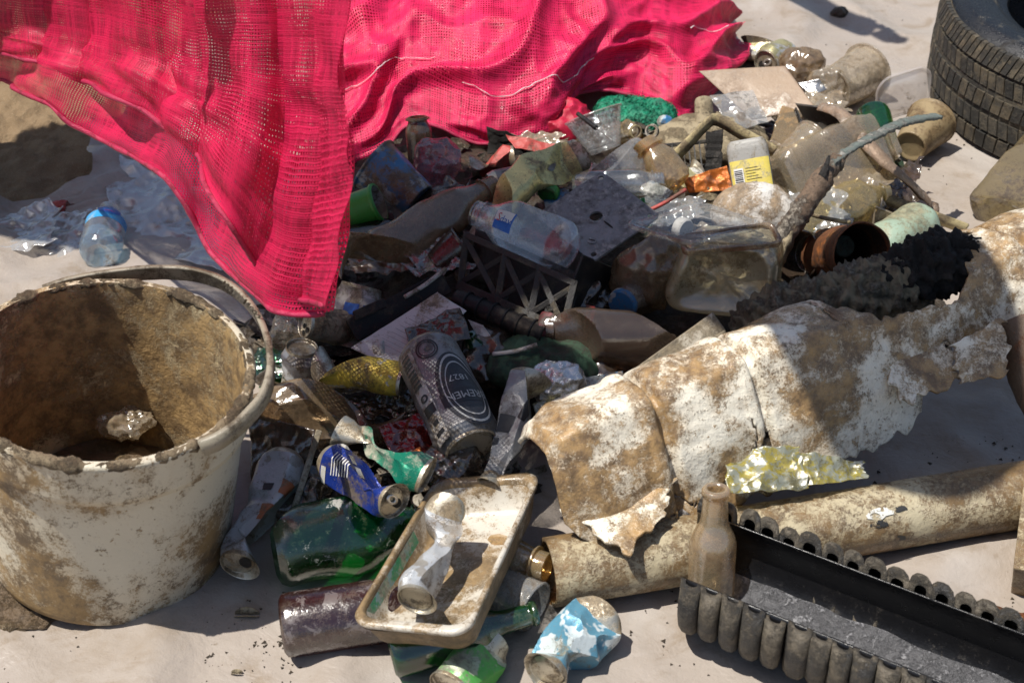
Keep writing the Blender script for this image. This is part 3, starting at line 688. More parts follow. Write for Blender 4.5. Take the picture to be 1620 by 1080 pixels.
def cloth_uv(X0, su=1.0, sv=1.0):
    nv, nu, _ = X0.shape
    u = np.concatenate([np.zeros((nv, 1)), np.cumsum(np.linalg.norm(np.diff(X0, axis=1), axis=2), 1)], 1).mean(0)*su
    v = np.concatenate([np.zeros((1, nu)), np.cumsum(np.linalg.norm(np.diff(X0, axis=0), axis=2), 0)], 0).mean(1)*sv
    return [(a, b) for b in v for a in u]
def PY(x, y, Y):
    d = FW + RT*((x-810)/FPX) - UP*((y-540)/FPX); return CAM+d*(Y/d.y)

def build_hanging_bag():
    T = thing('mesh_bag', 'pink mesh sack held up with its open mouth hanging over the bucket', 'mesh bag', Matrix.Translation(PY(520, 495, 1.16)))
    def layer(nm, hem, Y, seed, dx):
        top = [(-120, -330), (-40, -330), (50, -330), (140, -330), (240, -330), (340, -330), (445, -330), (555+dx, -330)]
        mid1 = [(-100, -200), (-10, -200), (80, -200), (170, -200), (265, -200), (360, -200), (455, -200), (563+dx, -200)]
        mid2 = [(-70, 20), (20, 30), (105, 40), (210, 60), (300, 90), (390, 100), (470, 105), (541+dx, 110)]
        mid3 = [(lerp(a[0], b[0], 0.55), lerp(a[1], b[1], 0.55)) for a, b in zip(mid2, hem)]
        mid3[-1] = (553+dx, 290); mid3[-2] = (468, 300)
        wav = [0.02, -0.03, 0.035, -0.02, 0.04, -0.015, 0.03, -0.02]
        rows = []
        for r, (row, am) in enumerate(((top, 0.5), (mid1, 0.8), (mid2, 1.0), (mid3, 1.0), (hem, 0.9))):
            rows.append([PY(x, y, Y+0.68*((7-i)/7)**1.15+0.06*max(0, (3-r))*0.4+wav[(i+seed) % 8]*am) for i, (x, y) in enumerate(row)])
        X0 = ctrl_surface(rows, 120, 150)
        pins = np.zeros(X0.shape[:2]); pins[0] = 1
        X = crumple_cloth(X0, 1.06, 1.0, 0.016, pins, 140, seed, 0.004, 9)
        o = cloth_obj(nm, X, MT['pink'], T, cloth_uv(X0, 1.08, 1.02))
        pts = [Vector(p) for p in X[-1, ::4]]
        sweep('hem', pts, circ_sect(0.0032, 7), MT['pinkhem'], T, n=90, rough=0.001)
        return o
    layer('bag_back', [(-60, 125), (5, 130), (70, 168), (150, 215), (262, 283), (332, 392), (420, 482), (520, 496)], 1.18, 1, 0)
    layer('bag_front', [(-60, 78), (28, 92), (110, 118), (190, 160), (290, 225), (350, 330), (430, 455), (519, 488)], 1.145, 4, -2)
build_hanging_bag()

def build_lying_bag():
    T = thing('mesh_bag', 'full pink mesh sack slumped behind the pile with white stitching along its hem', 'mesh bag', Matrix.Translation(P(850, 150, 0)))
    cols = [((500, 285, .02), (500, 190, .11), (510, 60, .20), (540, -90, .16), (560, -170, .0)),
            ((600, 246, .04), (588, 150, .15), (590, 20, .26), (610, -110, .22), (620, -220, .0)),
            ((656, 196, .08), (655, 115, .18), (660, -10, .28), (670, -120, .24), (680, -230, .0)),
            ((762, 228, .05), (770, 140, .16), (770, -20, .29), (770, -120, .25), (770, -230, .0)),
            ((866, 214, .05), (868, 130, .155), (860, -20, .29), (860, -120, .25), (860, -230, .0)),
            ((908, 150, .07), (930, 95, .16), (935, -15, .27), (935, -110, .24), (935, -220, .0)),
            ((1000, 152, .06), (1010, 85, .145), (1010, -8, .235), (1010, -90, .2), (1010, -190, .0)),
            ((1078, 190, .035), (1078, 105, .125), (1070, 5, .20), (1070, -60, .17), (1075, -150, .0)),
            ((1112, 165, .03), (1138, 85, .11), (1132, 25, .15), (1125, -20, .14), (1130, -90, .0)),
            ((1150, 112, .02), (1164, 75, .065), (1155, 45, .09), (1150, 15, .08), (1150, -30, .0))]
    rows = [[P(c[r][0], c[r][1], c[r][2]*(1, .72, .68, .62, 0)[r]) for c in cols] for r in range(5)]
    X0 = ctrl_surface(rows, 230, 150)
    pins = np.zeros(X0.shape[:2]); pins[-1] = 1
    nv_, nu_, _ = X0.shape
    nrm = np.cross(np.gradient(X0, axis=1), np.gradient(X0, axis=0)); nrm /= np.linalg.norm(nrm, axis=2, keepdims=True)+1e-9
    if nrm[40, 100, 2] < 0: nrm = -nrm
    fold = np.zeros((nv_, nu_))
    for j in range(nv_):
        for i in range(nu_):
            s_, t_ = i/nu_*2.6, j/nv_*1.6
            wz = 0.5*noise.noise(Vector((s_*1.3, t_*1.3, 4)))
            a1 = 1-abs(noise.noise(Vector((s_*1.2+t_*1.7+wz, (t_-s_*.55)*3.2+wz, 2.2))))*2.0
            a2 = 1-abs(noise.noise(Vector((s_*3.0-t_*1.2+wz, (t_+s_*.4)*6.0, 7.7))))*2.0
            fold[j, i] = 0.030*max(0, a1)**2.5+0.006*max(0, a2)**2
    fade = np.clip(np.linspace(0, 5, nv_), 0.25, 1)[:, None]
    X1 = X0+nrm*(fold*fade)[..., None]
    X = crumple_cloth(X1, 1.02, 1.02, 0.005, pins, 60, 3, 0.0015, 5)
    X[..., 2] = np.maximum(X[..., 2], 0.012)
    cloth_obj('sack', X, MT['pink2'], T, cloth_uv(X0, 1.06, 1.06))
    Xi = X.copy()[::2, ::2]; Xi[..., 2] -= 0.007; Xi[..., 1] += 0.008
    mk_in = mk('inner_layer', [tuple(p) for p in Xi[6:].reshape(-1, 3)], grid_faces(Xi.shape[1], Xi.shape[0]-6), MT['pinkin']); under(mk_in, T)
    sweep('hem', [Vector(p) for p in X[0, ::3]], circ_sect(0.003, 7), MT['pinkhem'], T, n=150, rough=0.001)
    for a, b, r in ((3, 60, 46), (68, 130, 35), (181, 203, 54)):
        pts = [Vector(X[int(r+2*math.sin(i*.21)), i])+Vector((0, -0.0025, 0.002)) for i in range(a, b, 2)]
        sweep('stitching', pts, circ_sect(0.0007, 5), MT['thread'], T, n=70, rough=0.0006)
build_lying_bag()

# ------------------------------------------------------------------ bucket
def build_bucket():
    b0, b1 = P(176, 852, 0.012), P(168, 578, 0.256); b0.z = 0.014
    M = frame(b0, b1); L = (b1-b0).length
    T = thing('bucket', 'large mud-stained white plastic bucket standing empty on the sheet', 'bucket', M)
    r0, r1 = 0.127, 0.140
    def R(z): return lerp(r0, r1, z/L)
    t = Tube(L, r0=r0, seg=96, dents=[(0.55, 0.3, 0.004, .3, .5), (0.3, -0.7, 0.003, .2, .4)])
    t.mesh('wall', [(0.004, 0.0), (0.004, r0-0.02), (0, r0-0.008), (0.004, r0), (0.03, R(.03)+.0005), (L-0.055, R(L-.055)), (L-0.053, R(L)+0.0035), (L-0.008, R(L)+0.005), (L-0.002, R(L)+0.006), (L, R(L)+0.003), (L, R(L)-0.003)], MT['bucket'], T, step=0.007)
    t.mesh('inside', [(L, R(L)-0.003), (L-0.01, R(L)-0.005), (0.02, r0-0.004), (0.012, r0-0.012), (0.012, 0)], MT['bucket_in'], T, step=0.007)
    # caked mud along the rim
    vs_ = []; n, m = 260, 10
    for i in range(n):
        a = 2*math.pi*i/n; q = Vector((math.cos(a), math.sin(a), 0))
        k = 0.62+0.55*fb(q*6+Vector((3, 1, 0)), 3)+0.30*(vor(q*26)-.3)
        for j in range(m):
            b = 2*math.pi*j/m
            rr = max(0.0012, 0.0062*k+0.0025*fb(Vector((a*40, b*1.6, 0)), 3))
            rad_ = R(L)+0.0005+rr*1.25*math.cos(b); z = L-0.003+rr*math.sin(b)
            vs_.append((rad_*math.cos(a), rad_*math.sin(a), z))
    f = []
    for i in range(n):
        for j in range(m):
            f.append((i*m+j, ((i+1) % n)*m+j, ((i+1) % n)*m+(j+1) % m, i*m+(j+1) % m))
    mk('mud_crust', vs_, f, MT['mudcrust'], T)
    o = blob('silt', Vector((0, 0, 0)), (r0*0.97, r0*0.97, 0.03), MT['mud'], None, 0.008, 30, 5, sharp=False); o.parent = T; o.location = (0, 0, 0.02)
    o = blob('film_scrap', P(200, 668, 0.09), (0.030, 0.02, 0.014), MT['cleardirt'], T, 0.008, 80, 3)
    # the split tamper ring: a flat strap hanging round the far and right side
    pts = [(70, 462, .258), (105, 450, .259), (165, 438, .260), (250, 430, .261), (320, 436, .261), (375, 462, .260), (412, 508, .258), (430, 565, .262), (424, 618, .255), (392, 662, .25), (352, 695, .245), (318, 709, .24)]
    ring = sweep('lid_ring', pts, [(-0.0018, -0.009), (0.0018, -0.009), (0.002, 0.005), (0.005, 0.007), (0.004, 0.009), (-0.0018, 0.008)], MT['ringplastic'], T, n=110, rough=0.0006)
    for i in range(11):
        k = i/10; x, y = lerp(352, 408, k), lerp(449, 502, k)-3*math.sin(3.1*k)
        box('tooth', P(x, y+2, 0.266), P(x+4.5, y-4, 0.272), 0.0022, 0.0014, MT['ringplastic'], ring, bev=0)
    o = blob('mud_smear', P(36, 960, 0.004), (0.055, 0.035, 0.012), MT['mud'], None, 0.01, 50, 2, sharp=False); tag(o, 'wet brown mud oozing out under the white bucket', 'mud', kind='stuff')
build_bucket()

# ------------------------------------------------------------------ tyre
def build_tyre():
    c = Vector((0.985, 2.17, 0.002)); T = thing('tyre', 'worn black car tyre lying flat at the edge of the sheet', 'tyre', Matrix.Translation(c))
    Rm, W = 0.295, 0.185; t = Tube(W, r0=Rm, seg=160)
    t.mesh('carcass', [(0.02, 0.19), (0.004, 0.215), (0.0, 0.25), (0.012, 0.276), (0.03, Rm-0.006), (W/2, Rm), (W-0.03, Rm-0.006), (W-0.014, 0.277)], MT['tyretread'], T, step=0.01)
    t.mesh('sidewall', [(W-0.014, 0.277), (W-0.006, 0.268), (W-0.004, 0.262), (W-0.001, 0.258), (W, 0.235), (W-0.006, 0.212), (W-0.016, 0.198), (W-0.018, 0.19), (W-0.026, 0.186), (W-0.034, 0.190), (W-0.04, 0.22), (W-0.05, 0.262), (W/2, 0.28), (0.04, 0.255), (0.02, 0.19)], MT['tyre'], T, step=0.006)
    # tread blocks, row by row, on the side that faces the pile
    rows = [(0.026, 0.030, 0.020, 0.35), (0.058, 0.026, 0.017, -0.3), (0.0925, 0.026, 0.017, 0.25), (0.127, 0.026, 0.015, -0.3), (0.160, 0.030, 0.011, 0.5)]
    for z0, hgt, wd, sl_ in rows:
        ring_r = Rm-0.004*(abs(z0-W/2)/(W/2))**2*2.2
        vs_ = []; d = 0.0010
        tl = 0.55*(1 if z0 > 0.13 else (-1 if z0 < 0.05 else 0))
        for (r, k) in ((-0.006, 1.0), (d, 0.95)):
            for (a, b) in ((-1, -1), (1, -1), (1, 1), (-1, 1)):
                vs_.append((r-tl*b*hgt*0.22, a*wd/2*k+sl_*b*hgt/2*0.6, b*hgt/2*k))
        me = None
        n = int(2*math.pi*ring_r/(wd+0.0016))
        for i in range(n):
            a = 2*math.pi*i/n
            if not (2.3 < a < 5.3): continue
            M = Matrix.Rotation(a, 4, 'Z') @ Matrix.Translation((ring_r, 0, z0))
            if me is None:
                o = mk('tread_block', vs_, [(3, 2, 1, 0), (4, 5, 6, 7), (0, 1, 5, 4), (1, 2, 6, 5), (2, 3, 7, 6), (3, 0, 4, 7)], MT['tyretread'], T, M, smooth=False); me = o.data
            else:
                o = bpy.data.objects.new('tread_block', me); COL.objects.link(o); o.parent = T; o.matrix_local = M
build_tyre()

# ------------------------------------------------------------------ broken white float shell, with its foam
SH_A, SH_B = P(858, 775, 0.105), P(1660, 455, 0.145)
SH_D = (SH_B-SH_A); SH_L = SH_D.length; SH_U = SH_D.normalized()
SH_N = Vector((-SH_U.y, SH_U.x, 0)).normalized()
SH_UP = SH_N.cross(SH_U)*-1
if SH_UP.z < 0: SH_UP = -SH_UP
def sh_R(s):
    r = interp([(0, 0.060), (0.02, 0.073), (0.06, 0.082), (0.3, 0.085), (0.6, 0.088), (1, 0.100)], s)[0]
    for c, wd, d in ((0.185, 0.009, -0.013), (0.355, 0.009, -0.013), (0.90, 0.009, -0.012), (0.875, 0.012, 0.004), (0.335, 0.012, 0.0035), (0.165, 0.012, 0.0035)):
        r += d*math.exp(-((s-c)/wd)**4)
    return r
def sh_P(s, ph, off=0.0):
    r = sh_R(s)+off
    if ph < 5: # the skirt below stands out a little
        r += 0.012*((5-ph)/40)**2
    q = SH_A+SH_D*s-SH_N*(r*math.cos(rad(ph)))+SH_UP*(r*math.sin(rad(ph)))
    if -30 < ph < 78:
        k = (ph+30)/108; c = (-SH_N*(r*math.cos(rad(-30)))-SH_UP*(r*0.5))*(1-k)+(-SH_N*(r*math.cos(rad(78)))+SH_UP*(r*math.sin(rad(78))))*k
        q = q.lerp(SH_A+SH_D*s+c, 0.74)
    w_ = fb(Vector((s*9, ph*0.03, 2)), 3)*0.006+0.0035*(vor(Vector((s*26, ph*0.045, 4)))-.5)
    return q+SH_UP*w_
def build_shell():
    T = thing('float_shell', 'long broken white plastic float shell, brown-stained and cracked, lying along the pile', 'float', Matrix.Translation(SH_A))
    nu, nv = 300, 84
    def lo(s):
        b = interp([(0, -8), (0.05, -30), (0.10, -30), (0.12, -44), (0.20, -50), (0.24, -42), (0.30, -30), (0.40, -26), (0.60, -30), (0.635, -20), (0.65, 12), (0.69, 34), (0.72, 25), (0.745, -2), (0.80, -10), (0.835, -8), (0.845, -22), (0.93, -24), (1, -20)], s)[0]
        return b+3*noise.noise(Vector((s*40, 0, 1)))+8*(vor(Vector((s*55, 1, 1)))-0.5)
    def hi(s):
        b = interp([(0, 150), (0.52, 150), (0.545, 92), (0.60, 70), (0.66, 66), (0.74, 60), (0.765, 74), (0.79, 88), (0.82, 100), (0.86, 118), (0.885, 165), (1, 170)], s)[0]
        return b+4*noise.noise(Vector((s*45, 5, 1)))+10*(vor(Vector((s*50, 3, 1)))-0.5)
    def crack(s, ph):
        c1 = -4+6*noise.noise(Vector((s*30, 9, 0)))+interp([(0.0, -2), (0.16, -12), (0.22, -14), (0.34, 6), (0.4, 8)], s)[0]
        if 0.10 < s < 0.355 and abs(ph-c1) < 1.3: return True
        c2 = 0.325+0.006*noise.noise(Vector((ph*0.08, 3, 3)))
        if -30 < ph < 32 and abs(s-c2) < 0.0018: return True
        if (s-0.345)**2/0.011**2+(ph-6)**2/64 < 1: return True
        c3 = 0.522+0.004*noise.noise(Vector((ph*0.1, 1, 8)))
        return 84 < ph < 128 and abs(s-c3) < 0.006*(ph-80)/40
    vs_ = []; S_ = [i/(nu-1) for i in range(nu)]
    LO = [lo(s) for s in S_]; HI = [hi(s) for s in S_]
    for j in range(nv):
        for i, s in enumerate(S_): vs_.append(sh_P(s, lerp(LO[i], HI[i], j/(nv-1)))-SH_A)
    f = [q for q in grid_faces(nu, nv) if not crack(S_[q[0] % nu], lerp(LO[q[0] % nu], HI[q[0] % nu], (q[0]//nu)/(nv-1)))]
    o = mk('shell', vs_, f, MT['shell'], T); solid(o, 0.0042, -1)
    # bolt in the right-hand flange
    q = sh_P(0.905, -2, 0.002); nrm = (q-(SH_A+SH_D*0.905)).normalized()
    M = T.matrix_world.inverted() @ Matrix.Translation(q) @ nrm.to_track_quat('Z', 'Y').to_matrix().to_4x4()
    t = Tube(0.01, r0=0.014, seg=24); w_ = t.mesh('bolt_socket', [(0.0, 0.016), (0.004, 0.0155), (0.004, 0.011), (-0.004, 0.010), (-0.004, 0.0)], MT['blackplastic'], T); w_.matrix_local = M
    # dark paint left on the broken lip
    vs_ = [sh_P(lerp(0.165, 0.235, i/9), lerp(-44, -24, j/5), 0.0012)-SH_A for j in range(6) for i in range(10)]
    mk('paint_patch', vs_, grid_faces(10, 6), dirty('chipped_dark_paint', (0.6, 0.58, 0.55), (0.03, 0.035, 0.05), 0.62, 30, 0.4), T)
    # torn panels that hang off it
    for k, c in enumerate(([(900, 812, .100), (1060, 765, .112), (1052, 815, .096), (985, 878, .086)], [(1376, 556, .165), (1494, 512, .175), (1512, 604, .145), (1432, 644, .135)], [(1502, 548, .175), (1588, 508, .19), (1594, 588, .155), (1516, 606, .145)], [(1236, 528, .195), (1330, 520, .188), (1352, 560, .180), (1290, 575, .175)])):
        sheet('torn_panel', c, MT['shell'], T, nx=40, ny=40, amp=.004, fr=18, seed=40+k, jag=.16, thick=.004)
    # the foam core, torn out on top
    F = thing('foam_core', 'crumbling grey foam log with a charred black end sticking out of the white shell', 'foam', Matrix.Translation(P(1200, 500, .1)))
    sweep('foam', [(1175, 528, .115), (1235, 500, .148), (1310, 484, .165), (1390, 462, .178), (1455, 438, .188)], circ_sect(0.040, 64, 0.034), MT['foam'], F, n=200, rough=0.011, fr=95, scale=[(0, .75), (.3, 1.0), (.8, 1.05), (1, 0.85)])
    sweep('charred_end', [(1395, 455, .18), (1440, 430, .20), (1500, 412, .21), (1545, 412, .208), (1572, 428, .20)], circ_sect(0.042, 56, 0.03), MT['char'], F, n=150, rough=0.012, fr=90, scale=[(0, .8), (.4, 1.05), (.8, .75), (1, .35)])
build_shell()

# ------------------------------------------------------------------ drain pipe
def build_pipe():
    a, b = P(868, 905, 0.042), P(1700, 768, 0.044); L = (b-a).length; M = frame(a, b)
    T = thing('drain_pipe', 'long straight brown-stained plastic drain pipe lying below the white shell', 'pipe', M)
    r = 0.0365; t = Tube(L, r0=r, seg=56, crum=0.0006, cs=8)
    t.mesh('pipe_wall', [(0, r-0.004), (0, r), (L, r), (L, r-0.004), (0, r-0.004)], MT['pipe'], T, step=0.02)
    rf = lambda z: r
    for (x, y, sx, sy, mt) in ((1395, 825, .024, .010, 'scuffw'), (1402, 780, .016, .006, 'scuffb'), (1380, 812, .016, .006, 'scuffb'), (1425, 822, .014, .005, 'scuffb')):
        q = P(x, y, 0.065); z = (q-a).dot((b-a).normalized()); th = 0.35 if y < 800 else -0.35
        vs_ = []
        th = -((y-(905+(768-905)*(x-868)/832.0))/52.0)
        n = 12
        for i in range(n):
            k = 2*math.pi*i/n; rr = 0.6+0.5*noise.noise(Vector((i*1.7, x, 0)))
            vs_.append(t.D(th+sy*math.sin(k)*rr/r, z+sx*math.cos(k)*rr, r+0.0012))
        vs_.append(t.D(th, z, r+0.0014))
        mk('scuff', vs_, [(i, (i+1) % n, n) for i in range(n)], MT[mt], T)
build_pipe()

# ------------------------------------------------------------------ corrugated half pipe
def build_channel():
    hr = 0.086
    n0, f0, f1 = P(1074, 938, hr), P(1121, 822, hr), P(1620, 1012, hr)
    ax = (f1-f0); ax.z = 0; ax.normalize(); nn = Vector((-ax.y, ax.x, 0))   # nn: away from the viewer
    if nn.y < 0: nn = -nn
    n0 = P(1074, 940, 0.098); Ro = 0.070; L = 0.62; d_rib = 0.019; Ri = Ro-d_rib; shear = -0.28
    c0 = n0+nn*Ro+ax*(shear*Ro); c0.z = Ro+0.004
    M = Matrix((ax, nn, Vector((0, 0, 1)))).transposed().to_4x4(); M.translation = c0
    T = thing('corrugated_pipe', 'black corrugated pipe cut in half lengthwise like a gutter, wet inside', 'pipe', M)
    hst = 0.026
    def ring(phi, r):
        # phi in degrees from straight down; the near wall ends upright, the far wall curls over
        if phi < -90: return Vector((-shear*r, -r, (-90-phi)/10*hst))
        return Vector((shear*r*math.sin(rad(phi)), r*math.sin(rad(phi)), -r*math.cos(rad(phi))))
    PHI = [-100+236*i/48 for i in range(49)]
    vs_ = []
    for rr in (Ri, Ri-0.0022):
        for x in [L*i/20 for i in range(21)]:
            for p in PHI: vs_.append(ring(p, rr)+Vector((x, 0, 0)))
    m = len(PHI); f = grid_faces(m, 21); k = 21*m; f2 = [tuple(k+i for i in reversed(q)) for q in f]
    edge = [(j*m, (j+1)*m, k+(j+1)*m, k+j*m) for j in range(20)]+[((j+1)*m+m-1, j*m+m-1, k+j*m+m-1, k+(j+1)*m+m-1) for j in range(20)]
    edge += [(i+1, i, k+i, k+i+1) for i in range(m-1)]
    mk('lining', vs_, f+f2+edge, MT['corrug_in'], T)
    # one hollow rib, then copies
    pitch = 0.0222; w_ = 0.0244; sec = []
    outer = [(-w_/2, -0.001), (-w_*.48, d_rib*0.42), (-w_*0.40, d_rib*0.76), (-w_*.22, d_rib*.96), (0, d_rib), (w_*.22, d_rib*.96), (w_*0.40, d_rib*0.76), (w_*.48, d_rib*0.42), (w_/2, -0.001)]
    inner = [(w_*.26, -0.0005), (w_*.26, d_rib*0.22), (w_*0.20, d_rib*0.36), (w_*.1, d_rib*.42), (0, d_rib*0.44), (-w_*.1, d_rib*.42), (-w_*0.20, d_rib*0.36), (-w_*.26, d_rib*0.22), (-w_*.26, -0.0005)]
    sec = outer+inner; ns = len(sec); vs_ = []
    PR = [-100+236*i/30 for i in range(31)]
    for p in PR:
        e_ = 1-0.30*max(0, (-p-92)/8)**2-0.12*max(0, (p-126)/10)**2
        for (x, dr) in sec: vs_.append(ring(p, Ri+dr*e_)+Vector((x*(0.9+0.1*e_), 0, 0)))
    f = grid_faces(ns, len(PR), True)
    no = len(outer)
    def cap(o): return [(o+i, o+i+1, o+ns-2-i, o+ns-1-i) for i in range(no-1)]
    f += [tuple(reversed(q)) for q in cap(0)]+cap((len(PR)-1)*ns)
    me = None
    for i in range(int(L/pitch)):
        rr_ = random.Random(i); Mi = Matrix.Translation((0.010+i*pitch+rr_.uniform(-.0012, .0012), 0, rr_.uniform(-.0015, .0015))) @ Matrix.Rotation(rr_.uniform(-.02, .02), 4, 'Z') @ Matrix.Diagonal((rr_.uniform(.93, 1.05), 1, rr_.uniform(.96, 1.04), 1))
        if me is None: o = mk('rib', vs_, f, MT['corrug'], T, Mi); me = o.data
        else:
            o = bpy.data.objects.new('rib', me); COL.objects.link(o); o.parent = T; o.matrix_local = Mi
    vs_ = []
    for i in range(90):
        for j in range(24):
            x = 0.03+L*0.95*i/89; p = -44+94*j/23+4*noise.noise(Vector((i*.2, 0, j*.1))); q = ring(p, Ri-0.0046-0.0022*max(0, 0.6+noise.noise(Vector((i*.35, j*.4, 0)))))
            vs_.append(q+Vector((x, 0, 0)))
    mk('wet_silt', vs_, grid_faces(24, 90), MT['silt'], T)
    return T
build_channel()

# ------------------------------------------------------------------ grit and small bits strewn on the sheet
def build_grit():
    rnd = random.Random(11); V_, F_ = [], []
    base = [(1, 0, 0), (-.5, .86, 0), (-.5, -.86, 0), (0, 0, 1.0), (0, 0, -1)]
    fc = [(0, 1, 3), (1, 2, 3), (2, 0, 3), (1, 0, 4), (2, 1, 4), (0, 2, 4)]
    for k in range(1500):
        if k < 900:
            x, y = rnd.choice([(rnd.uniform(0, 1620), rnd.uniform(880, 1080)), (rnd.uniform(1150, 1620), rnd.uniform(0, 420)), (rnd.uniform(1380, 1620), rnd.uniform(640, 1000)), (rnd.uniform(0, 420), rnd.uniform(330, 460))])
        else:
            x, y = rnd.gauss(560, 190), rnd.gauss(1010, 45)
        p = P(x, y, 0.004); s_ = rnd.choice((.0007, .001, .0014, .0014, .002, .003)); b = len(V_); a = rnd.uniform(0, 6.28)
        for v in base: V_.append(p+Matrix.Rotation(a, 3, 'Z') @ Vector((v[0]*s_*rnd.uniform(.6, 1.4), v[1]*s_*rnd.uniform(.6, 1.4), v[2]*s_*.7)))
        F_ += [tuple(b+i for i in f) for f in fc]
    o = mk('grit', V_, F_, MT['scrap'], smooth=False); tag(o, 'dark grit and crumbs of mud sprinkled over the plastic sheet', 'grit', kind='stuff')
build_grit()
# ------------------------------------------------------------------ kinds of litter
def can_prof(r, L):
    base = [(0.007, 0), (0.006, r*.45), (0.001, r*.70), (0.0, r*.76), (0.002, r*.82), (0.010, r*.985)]
    body = [(0.010, r*.985), (0.013, r), (L-0.014, r), (L-0.004, r*.84)]
    lid = [(L-0.004, r*.84), (L-0.0012, r*.835), (L, r*.815), (L-0.0006, r*.79), (L-0.004, r*.775), (L-0.0048, r*.74), (L-0.0038, r*.70), (L-0.0036, 0)]
    return base, body, lid
def can(name, label, p0, p1, rpx, mat, cat='can', lidmat='lid', tab=True, roll=0.0, group=None, holes=(), **kw):
    """p0: base end, p1: lid end"""
    p0, p1 = V(p0), V(p1); L = (p1-p0).length; r = rpx*mpx((p0+p1)/2); M = frame(p0, p1, roll)
    T = thing(name, label, cat, M, group)
    kw = dict(dict(seg=72, sharp=24), **kw); t = Tube(L, r0=r, **kw); b, m, l = can_prof(r, L)
    t.mesh('can_base', b, MT['lid'], T); t.mesh('can_wall', m, MT[mat] if isinstance(mat, str) else mat, T, step=L/64)
    lo = t.mesh('lid', l, MT[lidmat], T)
    def on_lid(x, y, dz=0.0):
        rr = math.hypot(x, y); return t.D(math.atan2(y, x), L-0.0036+dz, rr)
    if tab:
        k = r/0.033
        vs_ = [on_lid(-0.011*k+0.009*k*math.cos(a), 0.0075*k*math.sin(a), 0.0008) for a in [2*math.pi*i/16 for i in range(16)]]
        mk('mouth', vs_, [tuple(range(16))], MT['hole'], lo)
        vs_ = []; n = 18
        for (s_, dz) in ((1.0, 0.0008), (1.0, 0.0026), (0.5, 0.0026), (0.5, 0.0008)):
            for i in range(n):
                a = 2*math.pi*i/n; vs_.append(on_lid(0.004*k+0.012*k*s_*math.cos(a), 0.0072*k*s_*math.sin(a), dz))
        f = grid_faces(n, 4, True)+[(3*n+i, 3*n+(i+1) % n, (i+1) % n, i) for i in range(n)]
        mk('pull_tab', vs_, f, MT['alu'], lo)
    for (hx, hy, hr) in holes:
        vs_ = [on_lid(r*hx+r*hr*math.cos(a), r*hy+r*hr*math.sin(a), 0.001) for a in [2*math.pi*i/12 for i in range(12)]]
        mk('puncture', vs_, [tuple(range(12))], MT['hole'], lo)
    return T, t, (lambda z: r), L, r
def pet_prof(L, r, nr=None, sh=0.30, ribs=0, neck=0.085):
    nr = nr or r*0.36
    pr = [(0.010, 0), (0.004, r*.35), (0.0, r*.62), (0.004, r*.86), (0.012, r*.98), (0.02, r)]
    z1 = L*(1-sh-neck)
    if ribs:
        n = ribs*6
        for i in range(n+1):
            k = i/n; pr.append((lerp(0.022, z1, k), r*(1-0.035*(0.5+0.5*math.cos(2*math.pi*ribs*k)))))
    else: pr.append((z1, r))
    z2 = L*(1-neck)
    for i in range(1, 9):
        k = i/8; pr.append((lerp(z1, z2, k), lerp(r, nr, (0.5-0.5*math.cos(math.pi*k))*0.55+0.45*k**1.6)))
    pr += [(z2+0.003, nr), (z2+0.003, nr*1.25), (z2+0.005, nr*1.25), (z2+0.005, nr), (L, nr), (L, nr*.8), (z2, nr*.8)]
    return pr
def rad_of(pr):
    """outer radius at height z of a profile"""
    def f(z):
        best = 0
        for a, b in zip(pr, pr[1:]):
            lo_, hi_ = sorted((a[0], b[0]))
            if lo_ <= z <= hi_ and hi_ > lo_:
                best = max(best, lerp(a[1], b[1], (z-a[0])/(b[0]-a[0])))
        return best or max(p[1] for p in pr)
    return f
def bottle(name, label, p0, p1, rpx, mat, cap=None, cat='bottle', nrpx=None, sh=0.3, ribs=0, neck=0.085, roll=0.0, thread=False, capopen=False, **kw):
    """p0: base, p1: mouth"""
    p0, p1 = V(p0), V(p1); L = (p1-p0).length; mm = mpx((p0+p1)/2); r = rpx*mm; M = frame(p0, p1, roll)
    T = thing(name, label, cat, M); nr = (nrpx*mm if nrpx else None); pr = pet_prof(L, r, nr, sh, ribs, neck)
    kw = dict(dict(seg=60, sharp=32), **kw); t = Tube(L, r0=r, **kw); nr = nr or r*.36
    t.mesh('bottle_wall', pr, MT[mat], T, step=L/46)
    if cap:
        z = L*(1-neck)+0.004
        t.mesh('cap', [(z, nr*1.08), (z, nr*1.22), (L+0.003, nr*1.2), (L+0.004, nr*1.1), (L+0.004, 0)], MT[cap], T)
    if thread:
        z = L*(1-neck)
        for k in range(3): t.mesh('screw_thread', [(z+0.007+k*.004, nr), (z+0.0085+k*.004, nr*1.1), (z+0.010+k*.004, nr)], MT[mat], T)
    return T, t, rad_of(pr), L, r
def glass_prof(L, r, nr):
    pr = [(0.012, 0), (0.006, r*.5), (0.0, r*.82), (0.003, r*.96), (0.010, r), (L*.56, r)]
    for i in range(1, 10):
        k = i/9; pr.append((L*lerp(.56, .78, k), lerp(r, nr*1.12, 0.5-0.5*math.cos(math.pi*k))))
    pr += [(L*.955, nr), (L*.957, nr*1.18), (L*.985, nr*1.18), (L, nr*1.05), (L, nr*.72), (L*.8, nr*.72)]
    return pr
def glass_bottle(name, label, p0, p1, rpx, mat, nrpx=None, **kw):
    p0, p1 = V(p0), V(p1); L = (p1-p0).length; mm = mpx((p0+p1)/2); r = rpx*mm
    T = thing(name, label, 'bottle', frame(p0, p1)); pr = glass_prof(L, r, nrpx*mm if nrpx else r*.4); t = Tube(L, r0=r, **kw)
    t.mesh('bottle_glass', pr, MT[mat], T, step=L/46); return T, t, rad_of(pr), L, r
